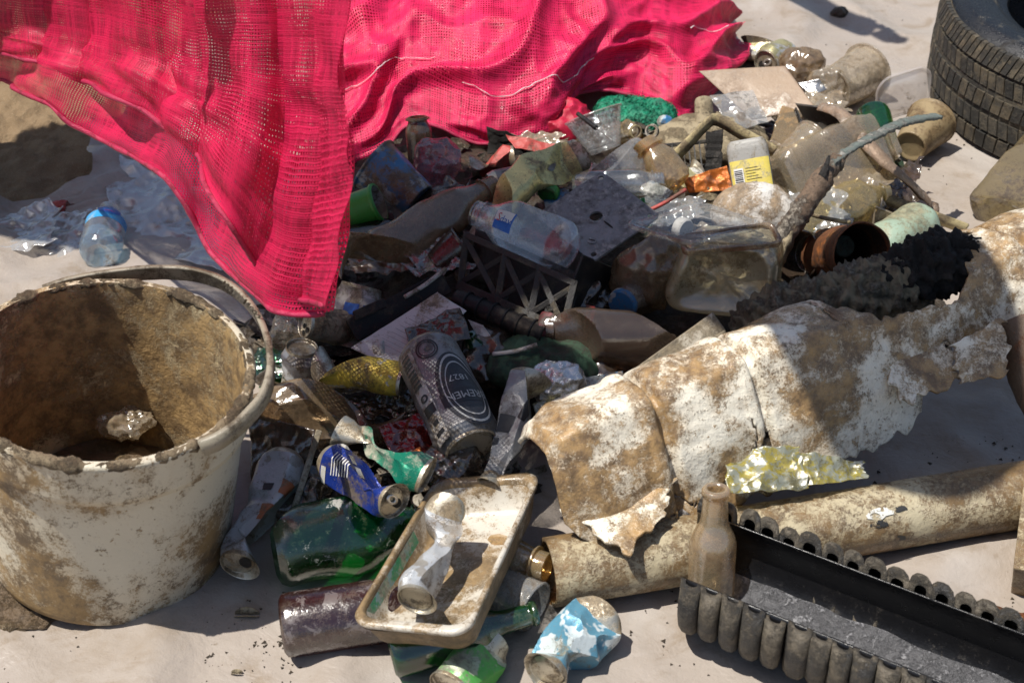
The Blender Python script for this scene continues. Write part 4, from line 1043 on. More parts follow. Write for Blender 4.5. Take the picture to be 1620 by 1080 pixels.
def cup(name, label, p0, p1, r0px, r1px, mat, cat='cup', lip=2.5, inmat=None, ribs=0, flange=0.0, **kw):
    """p0: closed base, p1: open mouth"""
    p0, p1 = V(p0), V(p1); L = (p1-p0).length; mm = mpx((p0+p1)/2); a, b = r0px*mm, r1px*mm; l = lip*mm
    T = thing(name, label, cat, frame(p0, p1)); t = Tube(L, r0=max(a, b), **kw)
    pr = [(0.004, 0), (0.003, a*.8), (0, a*.9), (0.001, a)]
    n = 24
    for i in range(n+1):
        k = i/n; pr.append((lerp(0.003, L-l, k), lerp(a, b, k)*(1-(0.025*(0.5+0.5*math.cos(2*math.pi*ribs*k)) if ribs else 0))))
    pr += [(L-l, b+l*.6+flange), (L, b+l*.5+flange), (L+0.0005, b-0.0005)]
    t.mesh('cup_wall', pr, MT[mat], T, step=L/30)
    t.mesh('cup_inside', [(L+0.0005, b-0.0005), (0.006, a-0.0012), (0.006, 0)], MT[inmat or mat], T, step=L/24)
    return T, t, L
def one(o, label, cat, group=None): return tag(o, label, cat, group)
def base_empty(p): return Matrix.Translation(V(p))

# ------------------------------------------------------------------ left of the pile, on the sheet
MT['loosefilm'] = film('loose_milky_film', (.93, .93, .93), .38, .22, (.35, .27, .18), (.78, .77, .76), gloss=1.8, rough=.1)
def left_side():
    T, t, rf, L, r = bottle('water_bottle', 'small clear water bottle with a blue label lying behind the bucket', (157, 404, .034), (174, 330, .034), 33, 'clear', ribs=0, sh=0.34, nrpx=14, dents=[(.3, .4, .004, .1, .5)])
    t.patch('label', -1.25, 1.25, L*.44, L*.60, rf, MT['skylabel'], T)
    t.patch('label_oval', -.62, .62, L*.52, L*.80, rf, MT['bluelabel'], T, off=.0008, shape='oval')
    t.text('lettering', 'Pure Life', 0, L*.67, .0105, rf, MT['white'], T, off=.0014)
    t.text('lettering', 'water', 0, L*.57, .006, rf, MT['pinkink'], T, off=.0014)
    t.mesh('water', [(0.006, 0), (0.004, r*.8), (0.012, r*.96), (L*.30, r*.97), (L*.30, 0)], film('bottled_water', (0.62, 0.80, 0.93), 0.12, 0.0, hcol=(.3, .5, .7)), T)
    one(blob('plastic_scrap', (100, 326, .012), (.020, .010, .007), MT['redplastic'], None, .006, 90, 3), 'crumpled red plastic scrap on the edge of the sheet by the sand', 'scrap')
    one(sheet('plastic_flap', [(-10, 345, .012), (95, 322, .03), (90, 392, .02), (-20, 418, .008)], MT['loosefilm'], None, nx=60, ny=60, amp=.016, fr=20, seed=5, curl=.004, jag=.15), 'raised milky flap of loose film at the sandy corner of the sheet', 'film')
    one(sheet('plastic_film', [(158, 238, .022), (330, 300, .035), (372, 440, .016), (196, 400, .014)], MT['loosefilm'], None, nx=90, ny=90, amp=.018, fr=13, seed=9, jag=.1), 'crumpled loose clear film lying under the hanging pink sack', 'film')
    one(sheet('plastic_film', [(60, 352, .012), (140, 330, .02), (150, 395, .012), (70, 430, .008)], MT['loosefilm'], None, nx=50, ny=50, amp=.014, fr=22, seed=19, jag=.2), 'small crumpled sheet of clear film beside the water bottle', 'film')
    T, t, rf, L, r = can('drink_can', 'dented pale grey can with orange print beside the bucket', (458, 728, .055), (385, 898, .036), 39, 'whitecan', dents=[(.46, .9, .013, .10, .8), (.5, -1.0, .009, .08, .7), (.62, .1, .007, .12, .6)], crum=.004, cs=30, clean=.14, tab=False, crush=6, seed=2, holes=((.2, -.2, .3),), bend=[(0, 0, .004), (.5, 0, 0), (1, 0, .004)])
    pm = dirty('orange_print', (.42, .12, .04), (.3, .2, .12), .5, 50, .4)
    t.patch('orange_print', -.9, -.1, L*.30, L*.42, rf, pm, T, .0009); t.patch('orange_print', -.3, .5, L*.52, L*.66, rf, pm, T, .0009)
    t.patch('black_print', .3, .8, L*.34, L*.40, rf, MT['black'], T, .0009)
    one(sheet('plastic_film', [(392, 652, .07), (500, 680, .08), (490, 790, .03), (400, 770, .02)], MT['darkfilm'], None, amp=.012, fr=22, seed=31), 'torn muddy film behind the pale grey can', 'film')
    one(box('stick', (505, 680, .09), (462, 815, .035), .007, .005, MT['whitestrip'], None), 'thin flat grey stick leaning between the bucket and the green bottle', 'stick')
    for i, (x, y, s_) in enumerate(((391, 975, .011), (268, 1052, .005), (375, 1065, .005), (30, 955, .009), (500, 1010, .004))):
        lb = ['open grey mussel shell on the sheet below the pale can', 'tiny shell chip on the sheet under the bucket', 'small pale shell chip near the picture bottom under the mussel shell', 'broken shell in the mud under the bucket', 'grain of shell under the brown glass bottle'][i]
        T2 = thing('sea_shell', lb, 'shell', base_empty((x, y, .004)), 'shells on the sheet')
        for k in (-1, 1):
            vs_ = []
            for j in range(7):
                for q in range(9):
                    a, b = math.pi*q/8, j/6
                    vs_.append(Vector((s_*1.2*b*math.cos(a), k*s_*(.15+.5*b*math.sin(a)*.8), s_*.55*math.sin(math.pi*b*.5)*math.sin(a)+s_*.2)))
            solid(mk('valve', vs_, grid_faces(9, 7), MT['beigemud'], T2), .0006)
left_side()

# ------------------------------------------------------------------ front: bottles, tray and cans before the pile
def front():
    bottle('soda_bottle', 'crushed dark green plastic bottle with pale scum lying behind the brown bottle', (430, 868, .052), (675, 820, .055), 62, 'greenglass', sh=.34, crum=.006, cs=16, seed=3, crush=3, cdeep=(.72, .95), flat=[(0, 1, 1), (.5, .85, 1.05), (1, 1, 1)])
    glass_bottle('beer_bottle', 'dark brown glass bottle crusted with grime under the white tray', (446, 990, .036), (735, 945, .044), 51, 'brownglass')
    glass_bottle('beer_bottle', 'small green glass bottle with its mouth pointing past the tray corner', (618, 1036, .034), (850, 968, .052), 38, 'greenglass2', nrpx=17)
    T, t, rf, L, r = can('drink_can', 'crushed bright green can at the bottom of the picture under the green bottle', (775, 1008, .036), (712, 1092, .030), 47, 'greencan', tab=False, crum=.002, crush=10, clean=.08, seed=5, flat=[(0, .8, 1), (.5, .55, 1.1), (1, 1, 1)])
    bottle('glass_bottle', 'stubby yellowish clear bottle neck sticking out beside the white tray', (770, 868, .05), (866, 898, .055), 32, 'amber', sh=.4, nrpx=24, neck=.25)
    cup('plastic_cup', 'clear plastic cup on its side under the yellowish bottle neck', (785, 925, .04), (846, 960, .038), 34, 41, 'clear2', lip=3)
    T, t, rf, L, r = can('drink_can', 'crushed faded blue and white can with its base towards the picture bottom', (952, 972, .036), (862, 1066, .034), 50, 'skycan', tab=False, dents=[(.5, .5, .014, .16, .5), (.35, -.9, .012, .12, .5)], crum=.0015, crush=12, cdeep=(.6, .85), clean=.10, seed=9)
    # tray
    c = [(688, 757, .084), (858, 746, .104), (739, 1004, .116), (551, 986, .092)]
    T = thing('food_tray', 'muddy white rectangular plastic tray resting on the bottles with a crushed can in it', 'tray', base_empty((705, 870, .05)))
    dish('rim', c, [(.985, .006), (1.0, .003), (1.0, 0), (.965, -.0012), (.925, -.0012), (.905, .001), (.895, .005)], MT['tray'], T, .17, cap=False)
    dish('inner_wall', c, [(.895, .005), (.85, .016), (.80, .029), (.75, .0325), (.35, .033)], MT['tray'], T, .17, noise_amp=.0008)
    dish('outer_wall', c, [(.985, .006), (.945, .008), (.90, .024), (.86, .036), (.80, .0385), (.3, .039)], MT['trayout'], T, .17, noise_amp=.002)
    cc = [V(p) for p in c]
    vs_ = []
    nm = (cc[1]-cc[0]+cc[2]-cc[3]).cross(cc[0]-cc[3]+cc[1]-cc[2]).normalized()
    for j in range(14):
        for i in range(5):
            b = lerp(.36, .90, j/13); a = lerp(.058, .092, i/4)
            d = lerp(.0065, .0270, i/4)
            vs_.append(bilerp(cc, a, b)-nm*(d-.0012)-Vector((0, 0, 0)))
    o = mk('green_print', vs_, grid_faces(5, 14), MT['greenstreak']); under(o, T)
    can('drink_can', 'white and silver can crushed in at the waist lying inside the tray', (716, 806, .118), (660, 950, .108), 39, 'whitecan', tab=False, crum=.001, crush=12, cdeep=(.6, .9), clean=.10, seed=12, flat=[(0, 1, 1), (.2, .9, .9), (.36, .30, .45), (.6, .5, .75), (.85, .9, 1), (1, 1, 1)], twist=.5, bend=[(0, .004, .006), (.4, -.004, -.006), (1, 0, 0)], lidmat='lid')
    # blue can
    T, t, rf, L, r = can('drink_can', 'bright blue can with its pull tab facing out above the green bottle', (522, 728, .098), (625, 792, .112), 36, 'bluecan', crum=.0008, crush=5, cdeep=(.6, .9), clean=.2, seed=2, dents=[(.50, 2.6, .016, .09, .8)], roll=0.0)
    t.patch('pale_print', .45, 1.6, L*.0+.012, L*.16, rf, MT['whitedirty'], T, .0007)
    for k in range(7):
        t.patch('small_print', -.5+.02*k, .75-.05*k, L*(.22+.038*k), L*(.232+.038*k), rf, MT['white'], T, .0007, nu=24, nv=3)
    for (a, b, c0, c1) in ((-1.35, -.95, .30, .42), (-1.5, -1.05, .46, .60), (-1.3, -.9, .12, .22)):
        t.patch('white_print', a, b, L*c0, L*c1, rf, MT['whitedirty'], T, .0007)
    can('drink_can', 'teal green can twisted flat in the middle like a bow above the blue can', (536, 682, .118), (676, 752, .112), 37, 'teal', tab=False, crum=.001, crush=12, clean=.06, seed=21, flat=[(0, .55, 1), (.2, .7, .95), (.48, .22, .30), (.62, .25, .40), (.85, .6, .9), (1, .5, 1)], twist=1.2, bend=[(0, 0, 0), (.5, .008, .004), (1, 0, 0)])
    bottle('soda_bottle', 'big mud-brown plastic bottle on its side between the bucket and the grey label can', (655, 652, .085), (372, 640, .075), 47, 'brownfilm', sh=.3, crum=.004, cs=17, seed=7, crush=9, cdeep=(.72, .95), dents=[(.12, -.5, .012, .06, .5)])
    # the grey can with black label, upside down
    T, t, rf, L, r = can('drink_can', 'tall grey can with a black oval label, lying upside down in shade', (672, 552, .128), (748, 712, .098), 51, 'greycan', tab=False, crum=.002, cs=22, clean=.1, seed=1, flat=[(0, 1, 1), (.5, .86, 1.02), (1, 1, 1)])
    t.patch('black_oval', -1.45, .18, L*.26, L*.97, rf, MT['blacklabel'], T, .0007, nu=30, nv=30, shape='oval')
    ring = plain('silver_print', (.42, .42, .40), .4, .3)
    def ringp(th, z, ra, rb, w_, nm='ring_print', m=ring):
        vs_ = []; n = 40
        for s_ in (1.0, 1.0-w_):
            for i in range(n):
                a = 2*math.pi*i/n; vs_.append(t.D(th+ra*s_*math.cos(a)/r, z+rb*s_*math.sin(a), r+.0012))
        return mk(nm, vs_, grid_faces(n, 2, True), m, T)
    ringp(-.635, L*.615, .0245, L*.335, .06); ringp(-.635, L*.615, .0195, L*.27, .05)
    t.patch('name_band', -1.45, .22, L*.60, L*.735, rf, MT['black'], T, .0010, nu=26)
    t.text('lettering', 'BREMEN', -.60, L*.667, .0155, rf, ring, T, off=.0016, sx=.82)
    t.text('lettering', '1827', -.58, L*.50, .0125, rf, ring, T, off=.0016)
    ringp(-.05, L*.19, .0125, .0125, .12, m=MT['black']); ringp(-.05, L*.19, .0095, .0095, .10, m=MT['black'])
    t.patch('info_panel', .42, .98, L*.10, L*.96, rf, MT['whitedirty'], T, .0007, nv=24)
    for k in range(9): t.patch('bar_code', .56, .93, L*(.14+.034*k), L*(.152+.034*k+.006*(k % 3)), rf, MT['black'], T, .0011, nu=8, nv=2)
    ringp(.68, L*.54, .0055, .0055, .5, m=MT['black'])
    t.patch('info_print', .46, .92, L*.61, L*.70, rf, MT['black'], T, .0011); t.patch('info_print', .55, .8, L*.76, L*.80, rf, MT['black'], T, .0011); t.patch('info_print', .5, .85, L*.86, L*.90, rf, MT['black'], T, .0011)
    T, t, rf, L, r = can('drink_can', 'silver can crushed and wrung to a point between the grey can and the white shell', (842, 600, .125), (772, 765, .095), 45, 'greycan', tab=False, crum=.001, crush=14, clean=.04, seed=14, flat=[(0, .8, 1), (.3, .7, .9), (.6, .35, .62), (.85, .25, .42), (1, .3, .5)], twist=.9)
    for (a, b, c0, c1) in ((-.3, .5, .45, .6), (.1, .7, .66, .72), (-.9, -.4, .3, .45)): t.patch('black_print', a, b, L*c0, L*c1, rf, MT['black'], T, .0012)
    one(blob('lump', (712, 742, .07), (.036, .03, .026), MT['darkfilm'], None, .01, 40, 44), 'dark muddy crushed plastic lump above the far tray edge', 'plastic')
    one(sheet('wrapper', [(600, 680, .07), (680, 655, .08), (700, 715, .07), (625, 735, .06)], MT['redfilm'], None, amp=.012, fr=30, seed=3), 'dark red translucent wrapper crumpled above the blue can', 'wrapper')
    one(sheet('plastic_scrap', [(645, 716, .092), (664, 706, .096), (668, 718, .095), (650, 728, .09)], MT['orange'], None, nx=10, ny=10, amp=.004, fr=60, seed=3), 'small orange plastic scrap behind the twisted teal can', 'scrap')
    one(blob('plastic_bag', (470, 780, .03), (.035, .03, .025), MT['darkfilm'], None, .012, 32, 8), 'dark crumpled film behind the green plastic bottle', 'film')
    # glass bottle standing in the half pipe
    glass_bottle('glass_bottle', 'silted beige glass bottle standing in the end of the corrugated half pipe', (1122, 968, .012), (1133, 772, .155), 37, 'beigeglass', nrpx=19)
    T = thing('wrapper', 'glossy yellow crumpled wrapper twisted along the pipe below the shell', 'wrapper', base_empty((1250, 745, .09)))
    sheet('wrapper_body', [(1146, 712, .118), (1262, 706, .122), (1282, 772, .098), (1150, 784, .10)], MT['yellowfilm'], T, nx=80, ny=60, amp=.015, fr=24, seed=4, jag=.04); sheet('wrapper_tail', [(1250, 716, .118), (1368, 728, .098), (1372, 756, .088), (1262, 772, .098)], MT['yellowfilm'], T, nx=70, ny=40, amp=.012, fr=28, seed=7, jag=.04)
front()

# ------------------------------------------------------------------ middle left: cans, paper, black crate
def middle_left():
    can('drink_can', 'yellow can blotched with rust spots lying beside a bare can lid', (503, 573, .095), (640, 603, .098), 31, 'yellowcan', tab=False, crum=.002, crush=3, clean=.06, seed=4, flat=[(0, 1, 1.15), (.6, .9, .85), (1, .8, .95)])
    can('drink_can', 'grey can standing upright with a bare dusty lid next to the yellow can', (474, 600, .045), (478, 548, .092), 30, 'whitecan', tab=False, crum=.004, cs=30, clean=.2, seed=6)
    can('drink_can', 'corroded brown can with three holes punched in its end', (556, 520, .07), (482, 512, .098), 27, 'beigemud', tab=False, holes=((.1, -.35, .18), (-.25, -.12, .16), (-.28, -.5, .16)), crum=.003, clean=.15)
    T, t, rf, L, r = can('drink_can', 'white can with a blue band half hidden below the pink sack', (548, 548, .05), (572, 452, .11), 39, 'whitedirty', tab=False, crum=.001, crush=8, clean=.1, seed=8)
    t.patch('blue_band', -.9, .1, L*.52, L*.70, rf, MT['blueink'], T, .001); t.patch('blue_band', .25, 1.2, L*.54, L*.70, rf, MT['blueink'], T, .001); t.patch('red_print', -1.2, -.5, L*.36, L*.46, rf, MT['redink'], T, .001)
    one(blob('plastic_cup', (455, 530, .05), (.026, .03, .03), MT['cleardirt'], None, .01, 40, 12), 'dirty beige crushed plastic tub by the broken lid ring', 'tub')
    one(sheet('wrapper', [(405, 545, .05), (470, 560, .05), (468, 600, .04), (400, 600, .03)], MT['greenglass'], None, amp=.012, fr=35, seed=8), 'green and white crumpled film between the bucket and the cans', 'wrapper')
    T = thing('carton', 'torn white paper carton with faint print lying across the black boards', 'carton', base_empty((640, 540, .1)))
    pc = [V(p) for p in ((556, 552, .095), (692, 462, .128), (738, 492, .124), (640, 592, .095))]
    sheet('panel', pc, MT['paper'], T, amp=.003, fr=16, seed=3, thick=.001)
    nm = Vector((0, -.002, .005))
    for i in range(12):
        a = .18+.055*i
        q = [bilerp(pc, a, .22), bilerp(pc, a+.008, .22), bilerp(pc, a+.008, .8-.03*(i % 4)), bilerp(pc, a, .8-.03*(i % 4))]
        o = mk('print_line', [v+nm for v in q], [(0, 1, 2, 3)], plain('faint_print', (.38, .37, .36), .6) if i == 0 else bpy.data.materials['faint_print']); under(o, T)
    one(sheet('plastic_film', [(640, 520, .118), (728, 488, .128), (745, 540, .115), (655, 570, .108)], MT['darkfilm'], None, amp=.012, fr=34, seed=6), 'brown translucent film crumpled on the white carton', 'film')
    bottle('bottle', 'rounded green bottle shoulder showing behind the grey label can', (770, 590, .06), (742, 530, .115), 24, 'greenglass2', sh=.5)
    one(sheet('paper_strip', [(740, 505, .115), (765, 515, .115), (797, 560, .09), (775, 562, .09)], MT['paper'], None, amp=.004, fr=40, seed=9), 'white paper strip hanging down beside the black roller', 'paper')
    one(blob('cloth', (862, 575, .085), (.065, .05, .028), MT['darkgreen'], None, .012, 26, 5), 'dark green cloth bundled below the dark brown bottle', 'cloth')
    one(blob('film_bag', (775, 570, .08), (.04, .04, .03), MT['darkfilm'], None, .014, 26, 15), 'dark translucent bag crumpled behind the grey label can', 'bag')
    one(blob('foil', (882, 607, .108), (.030, .022, .020), MT['foil'], None, .010, 52, 7), 'crumpled silver foil wrapper beside the wrung silver can', 'foil')
    one(sheet('wrapper', [(842, 640, .098), (925, 622, .108), (945, 640, .104), (850, 662, .092)], MT['yellowfilm'], None, amp=.007, fr=45, seed=2), 'yellow and green wrapper strip above the near end of the white shell', 'wrapper')
    one(sheet('plastic_scrap', [(920, 600, .09), (985, 588, .10), (990, 615, .09), (930, 628, .085)], MT['bluecup'], None, amp=.003, fr=30, seed=2), 'dull blue plastic scrap at the top edge of the white shell', 'scrap')
    # black crate wall with crossed bars, roller and boards
    T = thing('crate', 'broken black plastic crate side with crossed bars under the clear bottle', 'crate', base_empty((820, 470, .08)))
    C = [V(p) for p in ((738, 372, .168), (908, 448, .150), (890, 522, .108), (728, 452, .112))]
    def bar(nm, a0, b0, a1, b1, w_=.0085, th=.009): box(nm, bilerp(C, a0, b0), bilerp(C, a1, b1), w_, th, MT['blackcrate'], T, bev=.001)
    bar('top_rail', -.02, 0, 1.02, 0, .008, .009); bar('bottom_rail', -.02, 1, 1.02, 1, .012, .011)
    for a in (0.0, .37, .69, 1.0): bar('upright', a, -.06, a, 1.04)
    for a, b in ((0, .37), (.37, .69), (.69, 1.0)):
        bar('cross_bar', a, .08, b, .94, .0075, .006); bar('cross_bar', a, .94, b, .08, .0075, .0066)
    sheet('shade_backing', [q+Vector((.012, .035, -.012)) for q in C], MT['blackcrate'], T, nx=8, ny=8, amp=.0, thick=.004)  # added dark sheet: shade behind the bars put in as colour
    o = box('floor_panel', (800, 480, .10), (905, 530, .095), .05, .004, MT['blackcrate'], T); o = box('side_panel', (905, 445, .145), (970, 470, .07), .07, .004, MT['blackcrate'], T)
    T = thing('roller_tube', 'ridged black plastic tube lying along the bottom of the crate', 'tube', frame(P(722, 472, .118), P(862, 530, .112)))
    L = (P(862, 530, .112)-P(722, 472, .118)).length; t = Tube(L, r0=.0125)
    t.mesh('tube_wall', [(0, 0), (0, .0125), (L, .0125), (L, .009), (L-.02, .009), (L-.02, 0)], MT['blackplastic'], T)
    for k in range(6): t.mesh('ridge', [(L*(.12+.15*k), .0124), (L*(.12+.15*k), .0145), (L*(.12+.15*k)+.0022, .0145), (L*(.12+.15*k)+.0022, .0124)], MT['blackplastic'], T)
    vs_ = [t.D(.25+.0038*math.cos(a)/.0125, L*.92+.0038*math.sin(a), .0129) for a in [2*math.pi*i/12 for i in range(12)]]
    mk('bolt_hole', vs_, [tuple(range(12))], MT['hole'], T)
    one(box('board', (556, 524, .09), (705, 446, .122), .030, .014, MT['blackplastic'], None), 'broad black plastic board slanting up to the crate', 'board')
    one(box('strip', (560, 500, .115), (610, 478, .125), .012, .004, MT['blackplastic'], None), 'short black plastic tongue in front of the white can', 'strip')
MT['blackcrate'] = dirty('dusty_black_plastic', (0.014, 0.013, 0.012), (0.10, 0.08, 0.05), 0.3, 60, 0.42, bump=0.4)
middle_left()

# ------------------------------------------------------------------ upper left: under the sack hem
def upper_left():
    bottle('plastic_bottle', 'long flattened brown-stained bottle slanting from the sack tip to the clear bottle', (530, 448, .125), (782, 292, .15), 37, 'brownfilm', sh=.22, crum=.005, cs=22, seed=13, crush=2, cdeep=(.8, .95), flat=[(0, .8, 1), (.5, .75, 1.05), (1, .85, .9)], nrpx=18)
    T, t, L = cup('plastic_cup', 'blue and white cup lying with its grimy mouth towards the sack', (664, 318, .10), (590, 258, .135), 30, 44, 'bluecup', inmat='whitedirty', lip=4, crum=.003, seed=3, flat=[(0, 1, 1), (1, .8, 1)])
    T, t, L = cup('plastic_tube', 'bright green tub with a grey round mouth beside the blue cup', (525, 348, .10), (600, 320, .128), 29, 29, 'greentube', inmat='whitedirty', cat='tub', lip=5)
    one(blob('plastic_bag', (690, 268, .11), (.035, .034, .042), film('pink_tinged_film', (.8, .6, .66), .22, .3, (.2, .1, .1), (.5, .34, .38)), None, .012, 30, 4), 'clear film bag with a pink tinge above the brown bottle', 'bag')
    bottle('plastic_bottle', 'upright brown bottle half hidden behind the pink sack hem', (668, 268, .05), (660, 185, .125), 21, 'darkfilm', sh=.2, nrpx=15)
    one(sheet('wrapper', [(770, 200, .13), (862, 225, .125), (880, 245, .10), (770, 245, .09)], MT['char'], None, amp=.014, fr=26, seed=12), 'black scorched wrapper under the middle of the sack hem', 'wrapper')
    one(sheet('wrapper', [(800, 212, .138), (890, 232, .125), (885, 246, .12), (815, 236, .125)], MT['redplastic'], None, amp=.007, fr=32, seed=22), 'red wrapper strip lying on the scorched wrapper', 'wrapper')
    T, t, rf, L, r = can('spray_can', 'dark can with a white hazard label in the shade behind the gold can', (772, 292, .125), (900, 268, .125), 21, 'greycan', tab=False, clean=.1)
    t.patch('label', -.9, .8, L*.22, L*.92, rf, MT['paper'], T, .0008)
    t.patch('pink_stripe', .8, 1.3, L*.1, L*.95, rf, MT['pinkink'], T, .0008)
    def tri(zc):
        vs_ = []
        for s_ in (1, .72):
            for a in (0, 2.094, 4.189): vs_.append(t.D(-.05+.0062*s_*math.cos(a)/r, zc+.0062*s_*math.sin(a), r+.0013))
        mk('hazard_triangle', vs_, [(0, 1, 4, 3), (1, 2, 5, 4), (2, 0, 3, 5)], MT['black'], T, smooth=False)
    tri(L*.72)
    for zc in (.50, .32):
        vs_ = []
        for s_ in (1, .8):
            for i in range(20):
                a = .314*i; vs_.append(t.D(-.05+.0062*s_*math.cos(a)/r, L*zc+.0062*s_*math.sin(a), r+.0013))
        mk('hazard_ring', vs_, grid_faces(20, 2, True), MT['black'], T)
        t.patch('hazard_mark', -.22, .12, L*(zc-.03), L*(zc+.03), rf, MT['black'], T, .0014, nu=8, nv=6, shape='oval')
    T, t, rf, L, r = can('drink_can', 'crushed gold can kinked upwards beside the square metal plate', (772, 330, .150), (916, 240, .172), 29, 'goldcan', tab=False, crum=.002, crush=5, clean=.05, seed=16, flat=[(0, 1, 1), (.45, .9, 1), (.55, .6, 1.1), (1, .75, 1.15)], bend=[(0, 0, .012), (.3, 0, -.004), (.5, 0, -.010), (.75, 0, .0), (1, 0, .004)])
    t.patch('emblem', -.3, .3, L*.68, L*.82, rf, MT['greycan'], T, .001, shape='oval')
    can('drink_can', 'dirty round can end behind the crossed bars of the crate', (790, 352, .105), (768, 400, .125), 37, 'whitedirty', tab=False, clean=.1)
    bottle('dark_bottle', 'black plastic bottle in deep shade next to the sack tip', (515, 395, .085), (660, 358, .095), 27, 'blackbottle', sh=.3)
    T, t, rf, L, r = bottle('water_bottle', 'clear crumpled water bottle with a small blue label lying on the black crate', (908, 398, .175), (755, 338, .182), 43, 'clear', sh=.30, nrpx=19, neck=.10, crum=.003, cs=20, seed=6, crush=3, cdeep=(.72, .9), thread=True)
    t.patch('label', -.28, .50, L*.50, L*.72, rf, MT['bluelabel'], T, .0008); 
    t.patch('label_flash', .08, .50, L*.52, L*.72, rf, MT['white'], T, .0011)
    t.text('lettering', 'day', .14, L*.585, .014, rf, MT['blueink'], T, rot=-math.pi/2, off=.0016); t.text('lettering', 'S', .2, L*.675, .015, rf, MT['redink'], T, rot=-math.pi/2, off=.0016)
    # metal plate
    q = [V(p) for p in ((938, 267, .190), (1031, 331, .180), (952, 427, .150), (861, 347, .160))]
    T = thing('metal_plate', 'pitted grey square metal plate with a round hole in its middle', 'plate', base_empty((947, 345, .16)))
    u = (q[1]-q[0]+q[2]-q[3])/2; v = (q[0]-q[3]+q[1]-q[2])/2; w0, h0 = u.length, v.length; u.normalize(); n_ = u.cross(v).normalized(); v = n_.cross(u)
    M = Matrix((u, v, n_)).transposed().to_4x4(); M.translation = sum(q, Vector())/4
    cr_ = .008; out = []
    for cx, cy, a0 in ((w0/2-cr_, h0/2-cr_, 0), (-w0/2+cr_, h0/2-cr_, 90), (-w0/2+cr_, -h0/2+cr_, 180), (w0/2-cr_, -h0/2+cr_, 270)):
        out += [(cx+cr_*math.cos(rad(a0+k*15)), cy+cr_*math.sin(rad(a0+k*15))) for k in range(7)]
    k = .0038
    o = flat_shape('plate', [out, circle(-.0, -.002, .0085), circle(-w0/2+.009, h0/2-.009, k), circle(w0/2-.009, h0/2-.009, k), circle(w0/2-.009, -h0/2+.009, k), circle(-w0/2+.009, -h0/2+.009, k)], .003, MT['plate']); o.matrix_world = M; under(o, T)
    o = flat_shape('screw', [circle(0, 0, .0058)], .0012, MT['plate']); o.matrix_world = M @ Matrix.Translation((w0*.26, -h0*.30, .0024)); under(o, T)
    o = flat_shape('screw_slot', [[(-.004, -.0006), (.004, -.0006), (.004, .0006), (-.004, .0006)]], .0005, MT['hole']); o.matrix_world = M @ Matrix.Translation((w0*.26, -h0*.30, .0034)) @ Matrix.Rotation(.5, 4, 'Z'); under(o, T)
    o = flat_shape('slot', [circle(0, 0, .009, 16, .0014)], .0005, MT['hole']); o.matrix_world = M @ Matrix.Translation((w0*.2, -.001, .0020)); under(o, T)
    one(sheet('plastic_scrap', [(858, 305, .13), (900, 298, .14), (905, 345, .125), (868, 352, .12)], MT['bluecup'], None, amp=.004, fr=30, seed=4), 'pale blue plastic shard tucked under the metal plate', 'scrap')
MT['blackbottle'] = film('black_bottle_plastic', (0.05, 0.05, 0.06), 0.7, 0.2, (0.08, 0.06, 0.04), (0.012, 0.012, 0.014))
upper_left()

# ------------------------------------------------------------------ centre: clear box, dark bottle, strip
def centre():
    T = thing('food_box', 'big yellow-stained clear food box tipped towards the front with its lid hinged up', 'food box', base_empty((1140, 440, .1)))
    c = [(1088, 382, .205), (1236, 392, .205), (1222, 512, .118), (1040, 490, .112)]
    dish('box_base', c, [(1.06, .060), (1.04, .045), (1.0, .012), (.97, .003), (.90, -.001), (.78, .0), (.74, .003), (.3, .004)], MT['boxfilm'], T, .28, noise_amp=.004, seed=2)
    l = [(982, 352, .20), (1108, 318, .205), (1214, 354, .215), (1090, 384, .218)]
    lid = dish('box_lid', l, [(1.0, .006), (1.0, 0), (.95, -.002), (.92, .001), (.88, .0), (.4, .0)], MT['clear2'], T, .18)
    dish('hinge_rim', [(1078, 372, .212), (1222, 352, .222), (1240, 384, .212), (1080, 398, .206)], [(1, .008), (1.02, .003), (1.0, -.002), (.92, -.002), (.9, .004)], MT['rustyrim'], T, .3, cap=False)
    one(blob('plastic_bag', (1030, 440, .115), (.042, .03, .055), MT['brownfilm'], None, .014, 24, 6, tilt=.3), 'brown film bag hanging beside the clear food box', 'bag')
    bottle('plastic_bottle', 'clear bottle neck with a bluish cap below the brown film bag', (1040, 430, .10), (985, 480, .105), 30, 'clear2', cap='bluecup', sh=.4, nrpx=20)
    bottle('plastic_bottle', 'dark brown plastic bottle with a dull red cap lying in deep shade', (1075, 540, .11), (848, 526, .118), 43, 'darkfilm', cap='redcap', sh=.22, nrpx=23, neck=.07, crum=.003, cs=18, seed=11, crush=7, cdeep=(.6, .9))
    T = thing('plastic_profile', 'muddy white plastic strip with a square cut end pointing up at the food box', 'strip', base_empty((1010, 595, .1)))
    box('web', (985, 618, .095), (1138, 508, .155), .026, .004, MT['whitestrip'], T); box('flange', (992, 627, .09), (1147, 524, .148), .004, .014, MT['whitestrip'], T)
    one(blob('plastic_bag', (960, 470, .07), (.06, .05, .03), MT['blackbottle'], None, .014, 24, 19), 'black film bag in the gap below the metal plate', 'bag')
    one(blob('lump', (925, 590, .07), (.07, .04, .025), MT['darkfilm'], None, .012, 30, 23), 'dark plastic lump behind the crumpled foil', 'plastic')
MT['boxfilm'] = film('yellow_stained_box', (.82, .74, .52), 0.5, 0.5, (0.26, 0.18, 0.08), (0.62, 0.54, 0.34), bump=.4, gloss=1.3)
MT['rustyrim'] = film('rust_stained_rim', (.8, .7, .55), 0.4, 0.5, (0.28, 0.10, 0.04), (0.5, 0.4, 0.28))
MT['redcap'] = dirty('dull_red_cap', (0.12, 0.015, 0.02), (0.06, 0.04, 0.03), 0.4, 40, 0.5)
centre()

